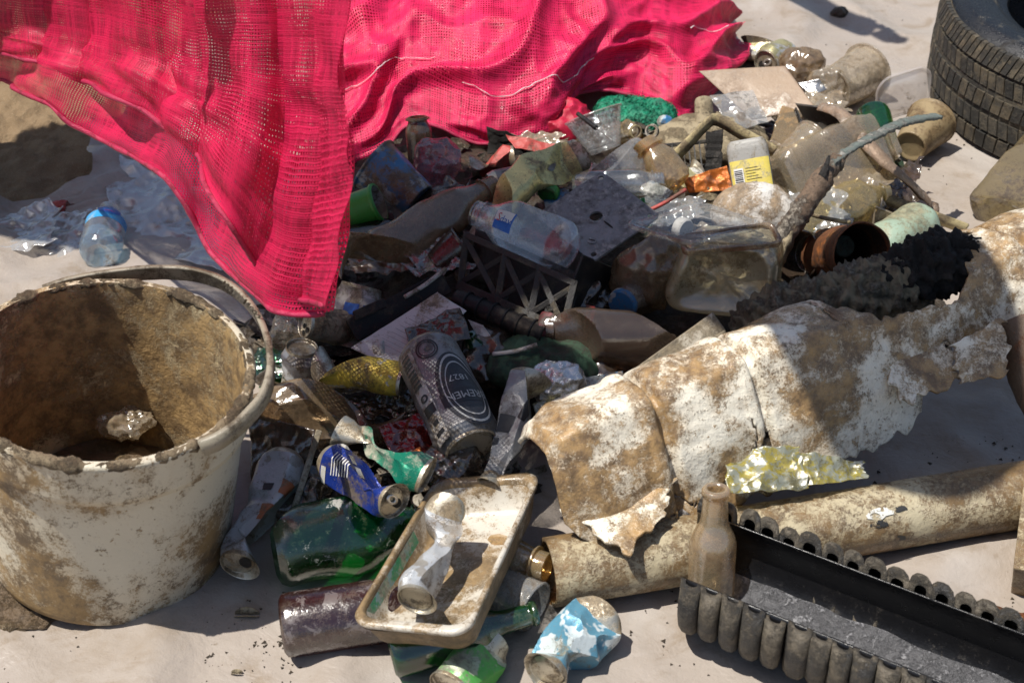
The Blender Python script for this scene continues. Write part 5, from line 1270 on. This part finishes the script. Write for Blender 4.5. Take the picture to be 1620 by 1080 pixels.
# ------------------------------------------------------------------ upper centre: cup, pad, clear bottles, amber bottle
def upper_centre():
    T, t, L = cup('plastic_cup', 'clear ribbed plastic cup lying open below the green scouring pad', (958, 238, .085), (938, 180, .13), 27, 46, 'clear2', ribs=5, lip=3)
    T = thing('pen', 'thin black pen lying across the clear ribbed cup', 'pen', frame(P(914, 180, .155), P(968, 222, .15)))
    L = (P(914, 180, .155)-P(968, 222, .15)).length; t = Tube(L, r0=.0035, seg=14)
    t.mesh('barrel', [(0, 0), (0, .0032), (L*.55, .0036), (L*.55, 0)], MT['blackplastic'], T); t.mesh('refill', [(L*.55, .0011), (L*.97, .0010), (L, 0)], MT['greycan'], T)
    # scouring pad of curled fibre
    T = thing('scouring_pad', 'bright green fibre scouring pad poking out under the pink sack', 'scouring pad', base_empty((1010, 190, .06)))
    blob('pad_core', (1005, 186, .065), (.062, .040, .022), MT['greenpad'], T, .006, 70, 3, sharp=False, rot=-.2, sq=3)
    rnd = random.Random(8); V_, F_ = [], []; c = P(1005, 186, .065)
    for k in range(1500):
        a = rnd.uniform(0, 6.283); u = rnd.uniform(-.2, 1); s_ = math.sqrt(max(0, 1-u*u)); d = Vector((s_*math.cos(a), s_*math.sin(a), u)); kk = (abs(d.x)**3+abs(d.y)**3+abs(d.z)**3)**(-1/3)
        o = c+Matrix.Rotation(-.2, 3, 'Z') @ Vector((d.x*.063*kk, d.y*.041*kk, d.z*.023*kk)); e1 = Vector((rnd.gauss(0, 1), rnd.gauss(0, 1), rnd.gauss(0, 1))).normalized(); e2 = e1.orthogonal().normalized(); rr = rnd.uniform(.002, .005); b = len(V_); n = 7
        for i in range(n):
            a = i/(n-1)*4.2; q = o+e1*rr*math.cos(a)+e2*rr*math.sin(a)
            for w_ in (-.0004, .0004): V_.append(q+e1.cross(e2)*w_+e1*w_*.7)
        F_ += [(b+2*i, b+2*i+1, b+2*i+3, b+2*i+2) for i in range(n-1)]
    o = mk('fibre', V_, F_, MT['greenpad']); o['kind'] = 'stuff'; under(o, T)
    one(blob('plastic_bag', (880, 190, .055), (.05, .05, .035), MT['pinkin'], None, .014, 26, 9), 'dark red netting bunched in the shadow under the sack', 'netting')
    bottle('plastic_bottle', 'big clear dented bottle behind the square metal plate', (925, 262, .115), (1065, 262, .125), 42, 'clear2', sh=.35, crum=.004, cs=16, seed=4, crush=8, nrpx=17)
    T, t, rf, L, r = bottle('glass_jar', 'small clear glass jar lying with its threaded mouth beside the amber bottle', (905, 292, .145), (1050, 288, .150), 21, 'glassclear', sh=.08, nrpx=17, neck=.16, thread=True)
    one(blob('tissue', (1038, 303, .13), (.022, .018, .012), MT['paper'], None, .006, 60, 4), 'scrap of white tissue stuck to the mouth of the glass jar', 'tissue')
    bottle('plastic_bottle', 'open amber plastic bottle with its wide mouth facing out', (1072, 296, .135), (1018, 224, .178), 29, 'amber', sh=.25, nrpx=19, neck=.22, crum=.008, cs=20, seed=17, flat=[(0, .7, 1), (1, 1, 1)])
    for i, (x, y) in enumerate(((1003, 208), (1033, 207))):
        q = P(x, y, .15); M = Matrix.Translation(q) @ Matrix.Rotation(rad(70), 4, 'X') @ Matrix.Rotation(.5-i, 4, 'Y')
        t = Tube(.006, r0=.009, seg=28); o = t.mesh('plastic_ring', [(0, .0075), (0, .0098), (.006, .0098), (.006, .0075), (0, .0075)], MT['whitedirty' if i else 'strip'], None); o.matrix_world = M
        one(o, ['dull yellowish plastic ring behind the amber bottle mouth', 'white plastic ring behind the amber bottle mouth'][i], 'ring', 'plastic rings')
    one(blob('plastic_scrap', (1052, 196, .09), (.012, .01, .012), MT['bluecup'], None, .004, 60, 4), 'bit of bright blue plastic next to the scouring pad', 'scrap')
    one(blob('leaf_litter', (985, 212, .07), (.03, .02, .014), MT['amber'], None, .009, 70, 4), 'crumpled yellowish film behind the clear ribbed cup', 'film')
    # mud caked jug with spout
    T = thing('jug', 'mud-caked beige plastic jug with a short spout beside the pink sack', 'jug', base_empty((1130, 220, .04)))
    blob('jug_body', (1125, 222, .075), (.088, .06, .034), MT['beigemud'], T, .006, 30, 4, sharp=False)
    a, b = P(1115, 200, .10), P(1113, 158, .125); L = (b-a).length; t = Tube(L, r0=.015); o = t.mesh('spout', [(0, .015), (L*.9, .0135), (L, .0125), (L, .009), (L*.5, .009), (L*.5, 0)], MT['beigemud'], None); o.matrix_world = frame(a, b); under(o, T)
    # black rack
    T = thing('rack', 'black plastic rack of thin fins in front of the mud-caked jug', 'rack', base_empty((1095, 250, .08)))
    box('rack_rail', (1040, 232, .12), (1135, 222, .125), .006, .005, MT['blackcrate'], T); box('rack_rail', (1045, 268, .10), (1140, 262, .10), .008, .006, MT['blackcrate'], T)
    for i in range(11): box('fin', (1046+8.6*i, 233-i, .121), (1050+8.6*i, 267-.6*i, .10), .002, .010, MT['blackcrate'], T, bev=0)
    one(box('burnt_wood', (1128, 278, .10), (1131, 208, .155), .022, .014, MT['blackwood'], None, jag=.25, seed=3), 'upright charred black wood stump beside the yellow label bottle', 'wood')
    one(sheet('foil_wrapper', [(1080, 284, .135), (1150, 262, .15), (1160, 302, .125), (1090, 306, .12)], MT['orange'], None, amp=.012, fr=34, seed=6), 'shiny crumpled orange foil wrapper in front of the charred stump', 'wrapper')
    one(blob('stone', (1118, 312, .11), (.03, .018, .016), MT['beigemud'], None, .006, 60, 4), 'beige chunk of rubble under the orange foil', 'rubble')
    # yellow labelled bottle
    T = thing('bottle', 'squat translucent bottle with a yellow label and bar code', 'bottle', frame(P(1194, 310, .125), P(1180, 222, .185)))
    L = (P(1194, 310, .125)-P(1180, 222, .185)).length; r = .030; t = Tube(L, r0=r, square=5, flat=[(0, .62, .92), (1, .62, .92)])
    t.mesh('bottle_wall', [(0, 0), (0, r*.9), (.006, r), (L-.012, r), (L-.004, r*.93), (L, r*.8), (L, 0)], MT['milky'], T)
    rf = lambda z: r
    t.patch('label', -.84, .84, L*.06, L*.64, rf, MT['yellowlabel'], T, .0012, nu=30); 
    t.patch('bar_code_panel', -.70, -.34, L*.08, L*.50, rf, MT['white'], T, .0018)
    for k in range(12): t.patch('bar_code', -.68, -.38, L*(.10+.032*k), L*(.112+.032*k+.006*(k % 3 == 0)), rf, MT['black'], T, .0023, nu=8, nv=2)
    for k in range(8): t.patch('small_print', -.24, .45-.12*(k % 3), L*(.13+.05*k), L*(.138+.05*k), rf, MT['black'], T, .0018, nu=16, nv=2)
    one(blob('bowl', (1192, 338, .145), (.056, .042, .038), MT['muddywhite'], None, .004, 40, 4, sharp=False), 'mud-spattered white rounded bowl upside down in front of the yellow label', 'bowl')
    # strips, cardboard, shards
    T = one(sweep('plastic_strip', [(1060, 256, .12), (1090, 226, .145), (1118, 197, .165), (1135, 190, .168), (1175, 212, .155), (1226, 240, .135)], [(-.0016, -.009), (.0016, -.009), (.0016, .009), (-.0016, .009)], MT['strip'], None, n=60), 'yellowed plastic strip bent to a sharp corner above the black rack', 'strip')
    one(sheet('cardboard', [(1106, 114, .125), (1242, 106, .135), (1290, 172, .11), (1190, 190, .085)], MT['card'], None, amp=.002, fr=9, seed=3, thick=.002), 'wet brown cardboard sheet lying beside the pink sack', 'cardboard')
    one(sheet('plastic_film', [(1122, 152, .122), (1190, 146, .125), (1216, 196, .105), (1160, 210, .10)], MT['clear2'], None, amp=.007, fr=26, seed=13), 'glistening crumpled clear film on the corner of the cardboard', 'film')
    one(box('amber_block', (1232, 240, .09), (1252, 178, .115), .034, .018, MT['amber'], None, jag=.12, seed=5), 'angular amber plastic shard below the cardboard', 'shard')
    one(sweep('strap', [(1258, 172, .14), (1266, 198, .125), (1262, 236, .10)], [(-.0008, -.004), (.0008, -.004), (.0008, .004), (-.0008, .004)], MT['blackplastic'], None, n=20), 'short black strap over the amber shard', 'strap')
MT['glassclear'] = film('clear_glass', (.97, .98, .97), .02, .05, gloss=2.0)
MT['milky'] = dirty('milky_plastic', (.50, .49, .46), (.3, .25, .17), .3, 30, .35, transl=.35)
upper_centre()

# ------------------------------------------------------------------ upper right: cups, gutter, driftwood
def upper_right():
    T, t, rf, L, r = can('drink_can', 'flattened olive and silver can behind the cardboard with its ring end up', (1192, 104, .012), (1202, 66, .045), 36, 'olivecan', tab=False, crum=.002, crush=12, clean=.05, seed=3, flat=[(0, 1, 1), (.5, .8, 1.1), (1, .9, 1.05)])
    T, t, rf, L, r = can('drink_can', 'olive can lying with its tab end facing out behind the cardboard', (1246, 84, .034), (1210, 100, .040), 24, 'olivecan', crum=.004, clean=.1)
    one(blob('plastic_bag', (1266, 108, .04), (.036, .03, .028), MT['brownfilm'], None, .011, 36, 7), 'brown crumpled plastic beside the olive cans', 'bag')
    one(blob('plastic_bag', (1312, 136, .045), (.032, .026, .030), MT['cleardirt'], None, .011, 36, 17), 'beige crumpled plastic in front of the ribbed tub', 'bag')
    one(sheet('foil_scrap', [(1262, 132, .075), (1296, 126, .085), (1308, 142, .07), (1284, 154, .065)], MT['foil'], None, nx=12, ny=12, amp=.006, fr=50, seed=5), 'bright silver foil scrap at the cardboard corner', 'foil')
    cup('plastic_tub', 'beige clear ribbed tub on its side with a wide rim', (1318, 142, .04), (1372, 112, .045), 34, 41, 'cleardirt', cat='tub', ribs=6, flange=.004)
    T = thing('container_lid', 'clear rounded rectangular lid standing on edge by the tyre', 'lid', base_empty((1430, 160, .03)))
    dish('lid_panel', [(1388, 128, .085), (1476, 100, .105), (1470, 170, .035), (1384, 196, .012)], [(1.0, .004), (1.0, 0), (.95, -.0015), (.90, .0015), (.86, .0), (.4, .0)], MT['frost'], T, .34)
    glass_bottle('beer_bottle', 'frosted green bottle with its round base up between the tubs', (1380, 178, .085), (1400, 262, .055), 28, 'greenglass2', nrpx=12)
    cup('plastic_cup', 'muddy beige cup lying on the bare sheet near the tyre', (1440, 232, .034), (1474, 192, .042), 26, 40, 'cupmud', lip=2, inmat='cleardirt')
    # gutter scoop
    def scoop():
        T = thing('gutter_piece', 'long brown metal strip flaring to a dark hollow scoop at its upper end', 'gutter', base_empty((1400, 270, .06)))
        sec = [(-.013, -.004), (-.008, .001), (0, .003), (.008, .001), (.013, -.004), (.012, -.006), (.007, -.001), (0, .0008), (-.007, -.001), (-.012, -.006)]
        sweep('strip', [(1300, 166, .168), (1332, 178, .172), (1372, 222, .155), (1412, 262, .13), (1452, 298, .085), (1470, 322, .055), (1458, 346, .035)], sec, MT['scoop'], T, n=80, rough=.0012, fr=90, scale=[(0, .8, 1), (.25, 1.0, 1), (.75, 1.05, 1.2), (1, 1.2, 1.5)])
        c = [P(1264, 164, .158), P(1334, 172, .172), P(1350, 246, .120), P(1272, 250, .095)]; vs_ = []; n = 30
        nm = (c[1]-c[0]).cross(c[3]-c[0]).normalized()
        if nm.dot(CAM-c[0]) < 0: nm = -nm
        for j in range(n):
            for i in range(n):
                a, b = i/(n-1), j/(n-1); q = bilerp(c, a, b); k = 1-((2*a-1)**2*.55+(2*b-1)**2*.75)
                vs_.append(q-nm*(.034*k+.003*fb(q*40, 3)))
        o = mk('scoop', vs_, grid_faces(n, n), MT['scoopshade']); solid(o, .0025); under(o, T)
    scoop()
    one(sweep('plastic_strip', [(1372, 302, .09), (1420, 322, .07), (1480, 344, .04), (1528, 362, .018)], [(-.002, -.008), (.002, -.008), (.002, .008), (-.002, .008)], MT['strip'], None, n=30), 'straight yellowed plastic strip pointing to the white shell over the sheet', 'strip')
    # big jug
    bottle('jerrycan', 'large square translucent jug stained brown under the driftwood', (1232, 300, .10), (1410, 225, .12), 62, 'jugfilm', sh=.12, square=9, ribs=3, crum=.005, cs=16, seed=5, cat='jug', flat=[(0, .7, .85), (.5, .8, 1), (1, .7, .9)], nrpx=26)
    T, t, rf, L, r = bottle('plastic_bottle', 'ridged yellowish clear bottle under the square jug', (1236, 372, .09), (1402, 300, .10), 36, 'amberclear', sh=.2, ribs=5, crum=.004, seed=6)
    cup('plastic_cup', 'broken clear cup behind the rusty tin', (1372, 372, .05), (1392, 328, .085), 34, 42, 'cleardirt')
    # driftwood
    T = thing('driftwood', 'split dark driftwood branch with a frayed grey strap along its end', 'branch', base_empty((1220, 410, .14)))
    sweep('branch', [(1212, 412, .135), (1240, 372, .155), (1272, 328, .18), (1300, 285, .20), (1318, 262, .205), (1336, 247, .205)], circ_sect(.010, 18, .0125), MT['wood'], T, n=90, rough=.004, fr=110, scale=[(0, .7), (.2, 1.3), (.55, 1.35), (.8, 1.0), (1, .5)])
    sweep('strap', [(1300, 272, .213), (1335, 243, .214), (1380, 217, .205), (1430, 194, .19), (1484, 184, .17)], [(-.0065, -.0022), (.0065, -.0022), (.006, .0026), (-.006, .0026)], MT['strapgrey'], T, n=80, rough=.0022, fr=150, scale=[(0, .5), (.3, .9), (.8, 1.15), (1, 1.0)])
    sweep('twig', [(1300, 280, .21), (1308, 262, .222), (1312, 246, .232)], circ_sect(.004, 8), MT['blackwood'], T, n=16, rough=.0015, fr=200, scale=[(0, 1.2), (1, .5)])
    sweep('bark_strip', [(1224, 420, .13), (1246, 385, .15), (1262, 345, .17)], [(-.004, -.010), (.004, -.010), (.003, .010), (-.003, .010)], MT['beigemud'], T, n=30, rough=.004, fr=90)
    # rusty tin
    T, t, L = cup('tin_can', 'rusty tin can open towards the front beside the foam', (1306, 402, .095), (1364, 398, .178), 41, 43, 'rust', cat='tin', inmat='rust_in', lip=3, crum=.0025, cs=40, ribs=3)
    cup('plastic_tub', 'dark hollow plastic tub in shade under the driftwood end', (1290, 402, .09), (1262, 402, .11), 34, 38, 'darkfilm', cat='tub')
    bottle('plastic_bottle', 'pale mint green plastic bottle with a rounded end behind the rusty tin', (1462, 352, .075), (1370, 405, .085), 38, 'mint', sh=.3, crum=.004, cs=24, seed=9)
    bottle('plastic_bottle', 'olive brown crushed bottle at the sheet edge above the white shell', (1578, 326, .048), (1700, 210, .05), 50, 'olivefilm', sh=.25, crum=.005, cs=18, seed=19, crush=8)
    T = thing('rusty_pipe', 'rusty brown broken pipe end leaning over the far end of the shell', 'pipe', frame(P(1618, 505, .18), P(1690, 690, .10)))
    L = (P(1618, 505, .18)-P(1690, 690, .10)).length; t = Tube(L, r0=.035, crum=.004, cs=30, flat=[(0, .8, 1), (1, 1, 1)])
    t.mesh('pipe_wall', [(0, .030), (0, .034), (L, .036), (L, .032), (0, .030)], MT['scooprust'], T)
    T = one(box('board', (1640, 790, .05), (1624, 930, .02), .03, .07, MT['pipe'], None), 'beige plastic block cut off by the picture edge right of the pipe', 'block')
    one(sheet('rust_flake', [(1545, 958, .012), (1640, 975, .014), (1650, 1015, .012), (1560, 990, .010)], MT['rust'], None, amp=.004, fr=40, seed=4, thick=.003, jag=.1), 'rusty orange metal flake beyond the corrugated pipe', 'rust flake')
    one(blob('mud_clod', (1330, 20, .008), (.017, .013, .008), MT['scrap'], None, .006, 70, 3), 'dark clod of weed on the sheet near the tyre', 'clod')
MT['scoopshade'] = dirty('painted_hollow_shade', (.045, .038, .032), (.14, .11, .085), .35, 26, .4, bump=.4)  # dark inside of the scoop: shade of the hollow painted as colour
MT['frost'] = film('frosted_lid_plastic', (.9, .88, .86), .42, .2, (.4, .3, .2), (.72, .66, .62), gloss=1.4)
MT['cupmud'] = dirty('beige_cup_plastic', (.42, .32, .18), (.24, .16, .08), .5, 26, .35, transl=.3)
MT['jugfilm'] = film('brown_stained_jug', (.90, .82, .66), .26, .36, (.25, .165, .085), (.66, .57, .42), bump=.4, gloss=1.4)
MT['amberclear'] = film('yellowed_clear_plastic', (.85, .76, .5), .35, .4, (.3, .22, .1), (.5, .42, .24))
MT['olivefilm'] = film('olive_stained_plastic', (.6, .52, .33), .6, .5, (.12, .08, .05), (.34, .27, .15))
MT['strapgrey'] = dirty('frayed_grey_strap', (.16, .19, .17), (.45, .43, .38), .45, 60, .6, bump=.8, dirt2=(.05, .05, .045))
MT['scooprust'] = dirty('rusty_brown_pipe', (.13, .085, .055), (.30, .10, .03), .35, 24, .6, bump=.6)
upper_right()

# ------------------------------------------------------------------ more loose film and bits in the gaps
def gaps():
    L_ = [((705, 318), 60, 34, .10, 'darkfilm', 'dull brown film scrap below the pink-tinged bag'), ((600, 405), 62, 30, .10, 'brownfilm', 'brown film scrap left of the long flattened bottle'),
          ((850, 228), 50, 22, .09, 'cleardirt', 'beige film shred under the scorched wrapper'), ((1062, 332), 60, 26, .12, 'clear2', 'clear film shred beside the metal plate corner'),
          ((985, 338), 46, 26, .11, 'greenglass2', 'dark green film scrap under the corner of the metal plate'), ((1150, 372), 44, 26, .13, 'cleardirt', 'beige film scrap below the white bowl'),
          ((885, 478), 60, 34, .10, 'darkfilm', 'dark film scrap at the end of the crate'), ((1290, 335), 52, 34, .11, 'clear2', 'clear film scrap wrapped round the driftwood'),
          ((1350, 300), 56, 40, .10, 'cleardirt', 'beige film flap hanging off the square jug'), ((1425, 290), 40, 40, .05, 'darkfilm', 'dark film scrap under the gutter piece'),
          ((1085, 565), 60, 30, .10, 'darkfilm', 'dark film scrap above the crest of the white shell'), ((690, 405), 56, 30, .12, 'clear2', 'clear film scrap over the top of the black board'),
          ((560, 600), 50, 26, .07, 'cleardirt', 'beige film scrap under the yellow can'), ((610, 640), 60, 26, .06, 'darkfilm', 'dark film scrap beside the twisted teal can'),
          ((1200, 250), 40, 24, .11, 'cleardirt', 'beige film scrap behind the yellow label'), ((1300, 170), 44, 30, .08, 'cleardirt', 'beige film scrap at the hollow end of the gutter')]
    for k, ((x, y), a, b, h, m, lb) in enumerate(L_):
        one(sheet('film_scrap', [(x-a, y-b*.6, h), (x+a*.8, y-b, h+.02), (x+a, y+b*.7, h), (x-a*.7, y+b, h-.01)], MT[m], None, nx=44, ny=36, amp=.014, fr=26+k, seed=60+k, jag=.22), lb, 'film')
    can('drink_can', 'brown corroded can squashed beside the long flattened bottle', (690, 352, .11), (765, 330, .13), 26, 'beigemud', tab=False, crush=8, seed=31, clean=.06)
    can('drink_can', 'dull red crushed can under the scorched wrapper', (745, 262, .10), (815, 250, .11), 24, 'redplastic', tab=False, crush=8, seed=32, clean=.06)
    can('drink_can', 'grey crushed can wedged between the green tub and the black bottle', (590, 385, .10), (660, 352, .12), 26, 'whitecan', tab=False, crush=8, seed=33, clean=.06)
    cup('plastic_cup', 'brown dirty cup lying left of the crate bars', (690, 420, .11), (735, 385, .135), 24, 32, 'darkfilm', lip=3)
    can('drink_can', 'olive crushed can in the gap beside the orange foil', (1055, 300, .105), (1105, 268, .12), 22, 'olivecan', tab=False, crush=8, seed=34, clean=.06)
    cup('plastic_cup', 'beige dirty cup under the yellowed bent strip', (1240, 262, .09), (1290, 222, .11), 26, 36, 'cleardirt', lip=3, ribs=4)
    caps = [((735, 432), .10, 'bluecup', 'small blue bottle cap by the crate corner'), ((1075, 360), .16, 'whitedirty', 'white bottle cap beside the lid of the food box'), ((925, 500), .10, 'redplastic', 'red bottle cap in the shade above the dark brown bottle'), ((600, 560), .09, 'whitedirty', 'white bottle cap at the edge of the torn carton'), ((1330, 390), .12, 'mint', 'mint bottle cap in front of the rusty tin'), ((870, 300), .14, 'greentube', 'green bottle cap under the gold can')]
    for k, ((x, y), h, m, lb) in enumerate(caps):
        q = P(x, y, h); t = Tube(.012, r0=.0145, seg=30); M = Matrix.Translation(q) @ Matrix.Rotation(.5+.9*k, 4, 'X') @ Matrix.Rotation(.7*k, 4, 'Y')
        o = t.mesh('stopper', [(0, .0125), (0, .0145), (.010, .0142), (.012, .0125), (.012, 0)], MT[m], None); o.matrix_world = M; solid(o, .001)
        one(o, lb, 'bottle cap', 'loose bottle caps')
    straws = [((640, 470, .125), (705, 425, .14), 'whitedirty', 'pale straw lying along the black board'), ((1010, 340, .15), (1085, 300, .17), 'redplastic', 'red straw poking out beside the metal plate'), ((1255, 330, .15), (1345, 352, .13), 'strip', 'yellowish straw under the driftwood'), ((780, 560, .105), (850, 545, .12), 'whitedirty', 'white straw in front of the green cloth')]
    for a, b, m, lb in straws: one(sweep('straw', [a, ((a[0]+b[0])/2, (a[1]+b[1])/2+3, (a[2]+b[2])/2), b], circ_sect(.0028, 10), MT[m], None, n=14), lb, 'straw')
gaps()

# ------------------------------------------------------------------ the people outside the picture whose shadows fall into it
def person(label, J, radii, skin, shirt, trousers, hair):
    """J: joint name -> point; one skinned body, clothes over it"""
    T = thing('person', label, 'person', Matrix.Translation(Vector((J['footL'].x, J['footL'].y, 0.0))))
    def skinned(nm, chain, mat, grow=0.0, root='pelvis', cut=1.0):
        names = []; edges = []
        for a, b in chain:
            for q in (a, b):
                if q not in names: names.append(q)
            edges.append((names.index(a), names.index(b)))
        me = bpy.data.meshes.new(nm); me.from_pydata([tuple(J[q]-T.location) for q in names], edges, []); me.update()
        o = link_mesh(nm, me, mat, T, smooth=False)
        m = o.modifiers.new('body', 'SKIN'); m.use_smooth_shade = True
        for i, q in enumerate(names):
            r = radii[q]; me.skin_vertices[0].data[i].radius = (r[0]+grow, r[1]+grow); me.skin_vertices[0].data[i].use_root = (q == names[0])
        subd(o, 2); return o
    arm = lambda s: [('neckbase', 'sh'+s), ('sh'+s, 'el'+s), ('el'+s, 'wr'+s), ('wr'+s, 'palm'+s)]
    leg = lambda s: [('pelvis', 'hip'+s), ('hip'+s, 'kn'+s), ('kn'+s, 'an'+s), ('an'+s, 'foot'+s)]
    skinned('body', [('pelvis', 'waist'), ('waist', 'chest'), ('chest', 'neckbase'), ('neckbase', 'neck'), ('neck', 'skull'), ('skull', 'crown')]+arm('L')+arm('R')+leg('L')+leg('R'), MT[skin])
    skinned('shirt', [('pelvis', 'waist'), ('waist', 'chest'), ('chest', 'neckbase'), ('neckbase', 'shL'), ('shL', 'elL'), ('neckbase', 'shR'), ('shR', 'elR')], MT[shirt], .014)
    skinned('trousers', [('pelvis', 'hipL'), ('hipL', 'knL'), ('knL', 'anL'), ('pelvis', 'hipR'), ('hipR', 'knR'), ('knR', 'anR')], MT[trousers], .016)
    h = J['skull'].lerp(J['crown'], .55); blob('hair', h, (.092, .088, .10), MT[hair], T, .006, 60, 3)
    d = (J['palmL']-J['wrL']).normalized()
    for s in 'LR':
        d = (J['palm'+s]-J['wr'+s]).normalized(); sd = d.cross(Vector((0, 1, .2))).normalized(); c = J['palm'+s]
        for k in range(5):
            b = c+sd*(.012*(k-1.8)) + (d*-.03 if k == 4 else d*.02); L = (.055, .065, .06, .05, .045)[k]
            q = [b, b+d*L*.5+Vector((0, -.012, 0))+(sd*.02 if k == 4 else Vector()), b+d*L*.7+Vector((0, -.004, 0))+d*.01]
            sweep('finger', q, circ_sect(.0088, 8), MT[skin], T, n=8, scale=[(0, 1), (1, .75)])
    return T
MT['skin'] = dirty('skin', (.42, .25, .17), (.36, .2, .13), .3, 30, .5, bump=.1); MT['shirt'] = dirty('dark_blue_shirt', (.05, .07, .13), (.03, .04, .08), .3, 20, .8); MT['trousers'] = dirty('dark_trousers', (.045, .045, .05), (.1, .08, .06), .2, 20, .85); MT['hair'] = dirty('dark_hair', (.03, .022, .016), (.015, .01, .008), .4, 80, .5); MT['shirt2'] = dirty('white_shirt', (.6, .6, .58), (.45, .42, .36), .2, 20, .8)
RADII = dict(pelvis=(.14, .115), waist=(.135, .10), chest=(.165, .115), neckbase=(.085, .07), neck=(.055, .058), skull=(.078, .088), crown=(.062, .075), shL=(.062, .062), shR=(.062, .062), elL=(.043, .043), elR=(.043, .043), wrL=(.029, .031), wrR=(.029, .031), palmL=(.04, .018), palmR=(.04, .018),
    hipL=(.095, .1), hipR=(.095, .1), knL=(.06, .062), knR=(.06, .062), anL=(.04, .042), anR=(.04, .042), footL=(.04, .035), footR=(.04, .035))
J1 = dict(pelvis=(-1.02, 1.86, .92), waist=(-.86, 1.77, 1.10), chest=(-.63, 1.62, 1.27), neckbase=(-.42, 1.45, 1.38), neck=(-.33, 1.36, 1.42), skull=(-.22, 1.27, 1.46), crown=(-.14, 1.22, 1.49), shL=(-.40, 1.65, 1.36), shR=(-.52, 1.38, 1.36), elL=(-.36, 1.60, 1.10), elR=(-.50, 1.30, 1.08), wrL=(-.34, 1.44, .87), wrR=(-.44, 1.34, .87), palmL=(-.33, 1.40, .77), palmR=(-.43, 1.35, .78),
    hipL=(-1.02, 1.96, .86), hipR=(-1.06, 1.77, .86), knL=(-1.0, 1.98, .47), knR=(-1.03, 1.76, .47), anL=(-1.09, 2.0, .08), anR=(-1.12, 1.76, .08), footL=(-.97, 1.99, .04), footR=(-1.0, 1.75, .04))
J2 = dict(pelvis=(-.20, 2.95, .92), waist=(-.20, 2.94, 1.07), chest=(-.19, 2.92, 1.27), neckbase=(-.18, 2.89, 1.42), neck=(-.17, 2.87, 1.48), skull=(-.16, 2.84, 1.56), crown=(-.16, 2.84, 1.66), shL=(-.02, 2.88, 1.38), shR=(-.36, 2.92, 1.38), elL=(.02, 2.62, 1.16), elR=(-.42, 2.90, 1.10), wrL=(.20, 2.42, 1.06), wrR=(-.40, 2.82, .86), palmL=(.26, 2.37, 1.03), palmR=(-.40, 2.79, .79),
    hipL=(-.10, 2.95, .86), hipR=(-.30, 2.95, .86), knL=(-.10, 2.93, .47), knR=(-.30, 2.93, .47), anL=(-.10, 2.97, .08), anR=(-.30, 2.97, .08), footL=(-.09, 2.84, .04), footR=(-.31, 2.84, .04))
P1 = person('person in dark shirt and an added shade hat bending over the pile to hold the sack', {k: Vector(v) for k, v in J1.items()}, RADII, 'skin', 'shirt', 'trousers', 'hair')
person('person in a white shirt standing behind the pile with one arm held out', {k: Vector(v) for k, v in J2.items()}, RADII, 'skin', 'shirt2', 'trousers', 'hair')

MT['straw'] = dirty('added_hat_straw', (.42, .33, .18), (.3, .22, .12), .4, 60, .8)
def hat(T, c, d):  # unseen hat, added to widen the shade on the pile
    t = Tube(.11, r0=.1, seg=48); o = t.mesh('added_shade_hat', [(-.012, .195), (-.004, .15), (0, .105), (.06, .098), (.10, .08), (.108, .04), (.11, 0)], MT['straw'], None)
    o.matrix_world = Matrix.Translation(c) @ d.to_track_quat('Z', 'Y').to_matrix().to_4x4(); solid(o, .002); under(o, T)
hat(P1, Vector((-.08, 1.205, 1.49)), Vector((.45, -.1, .9)))
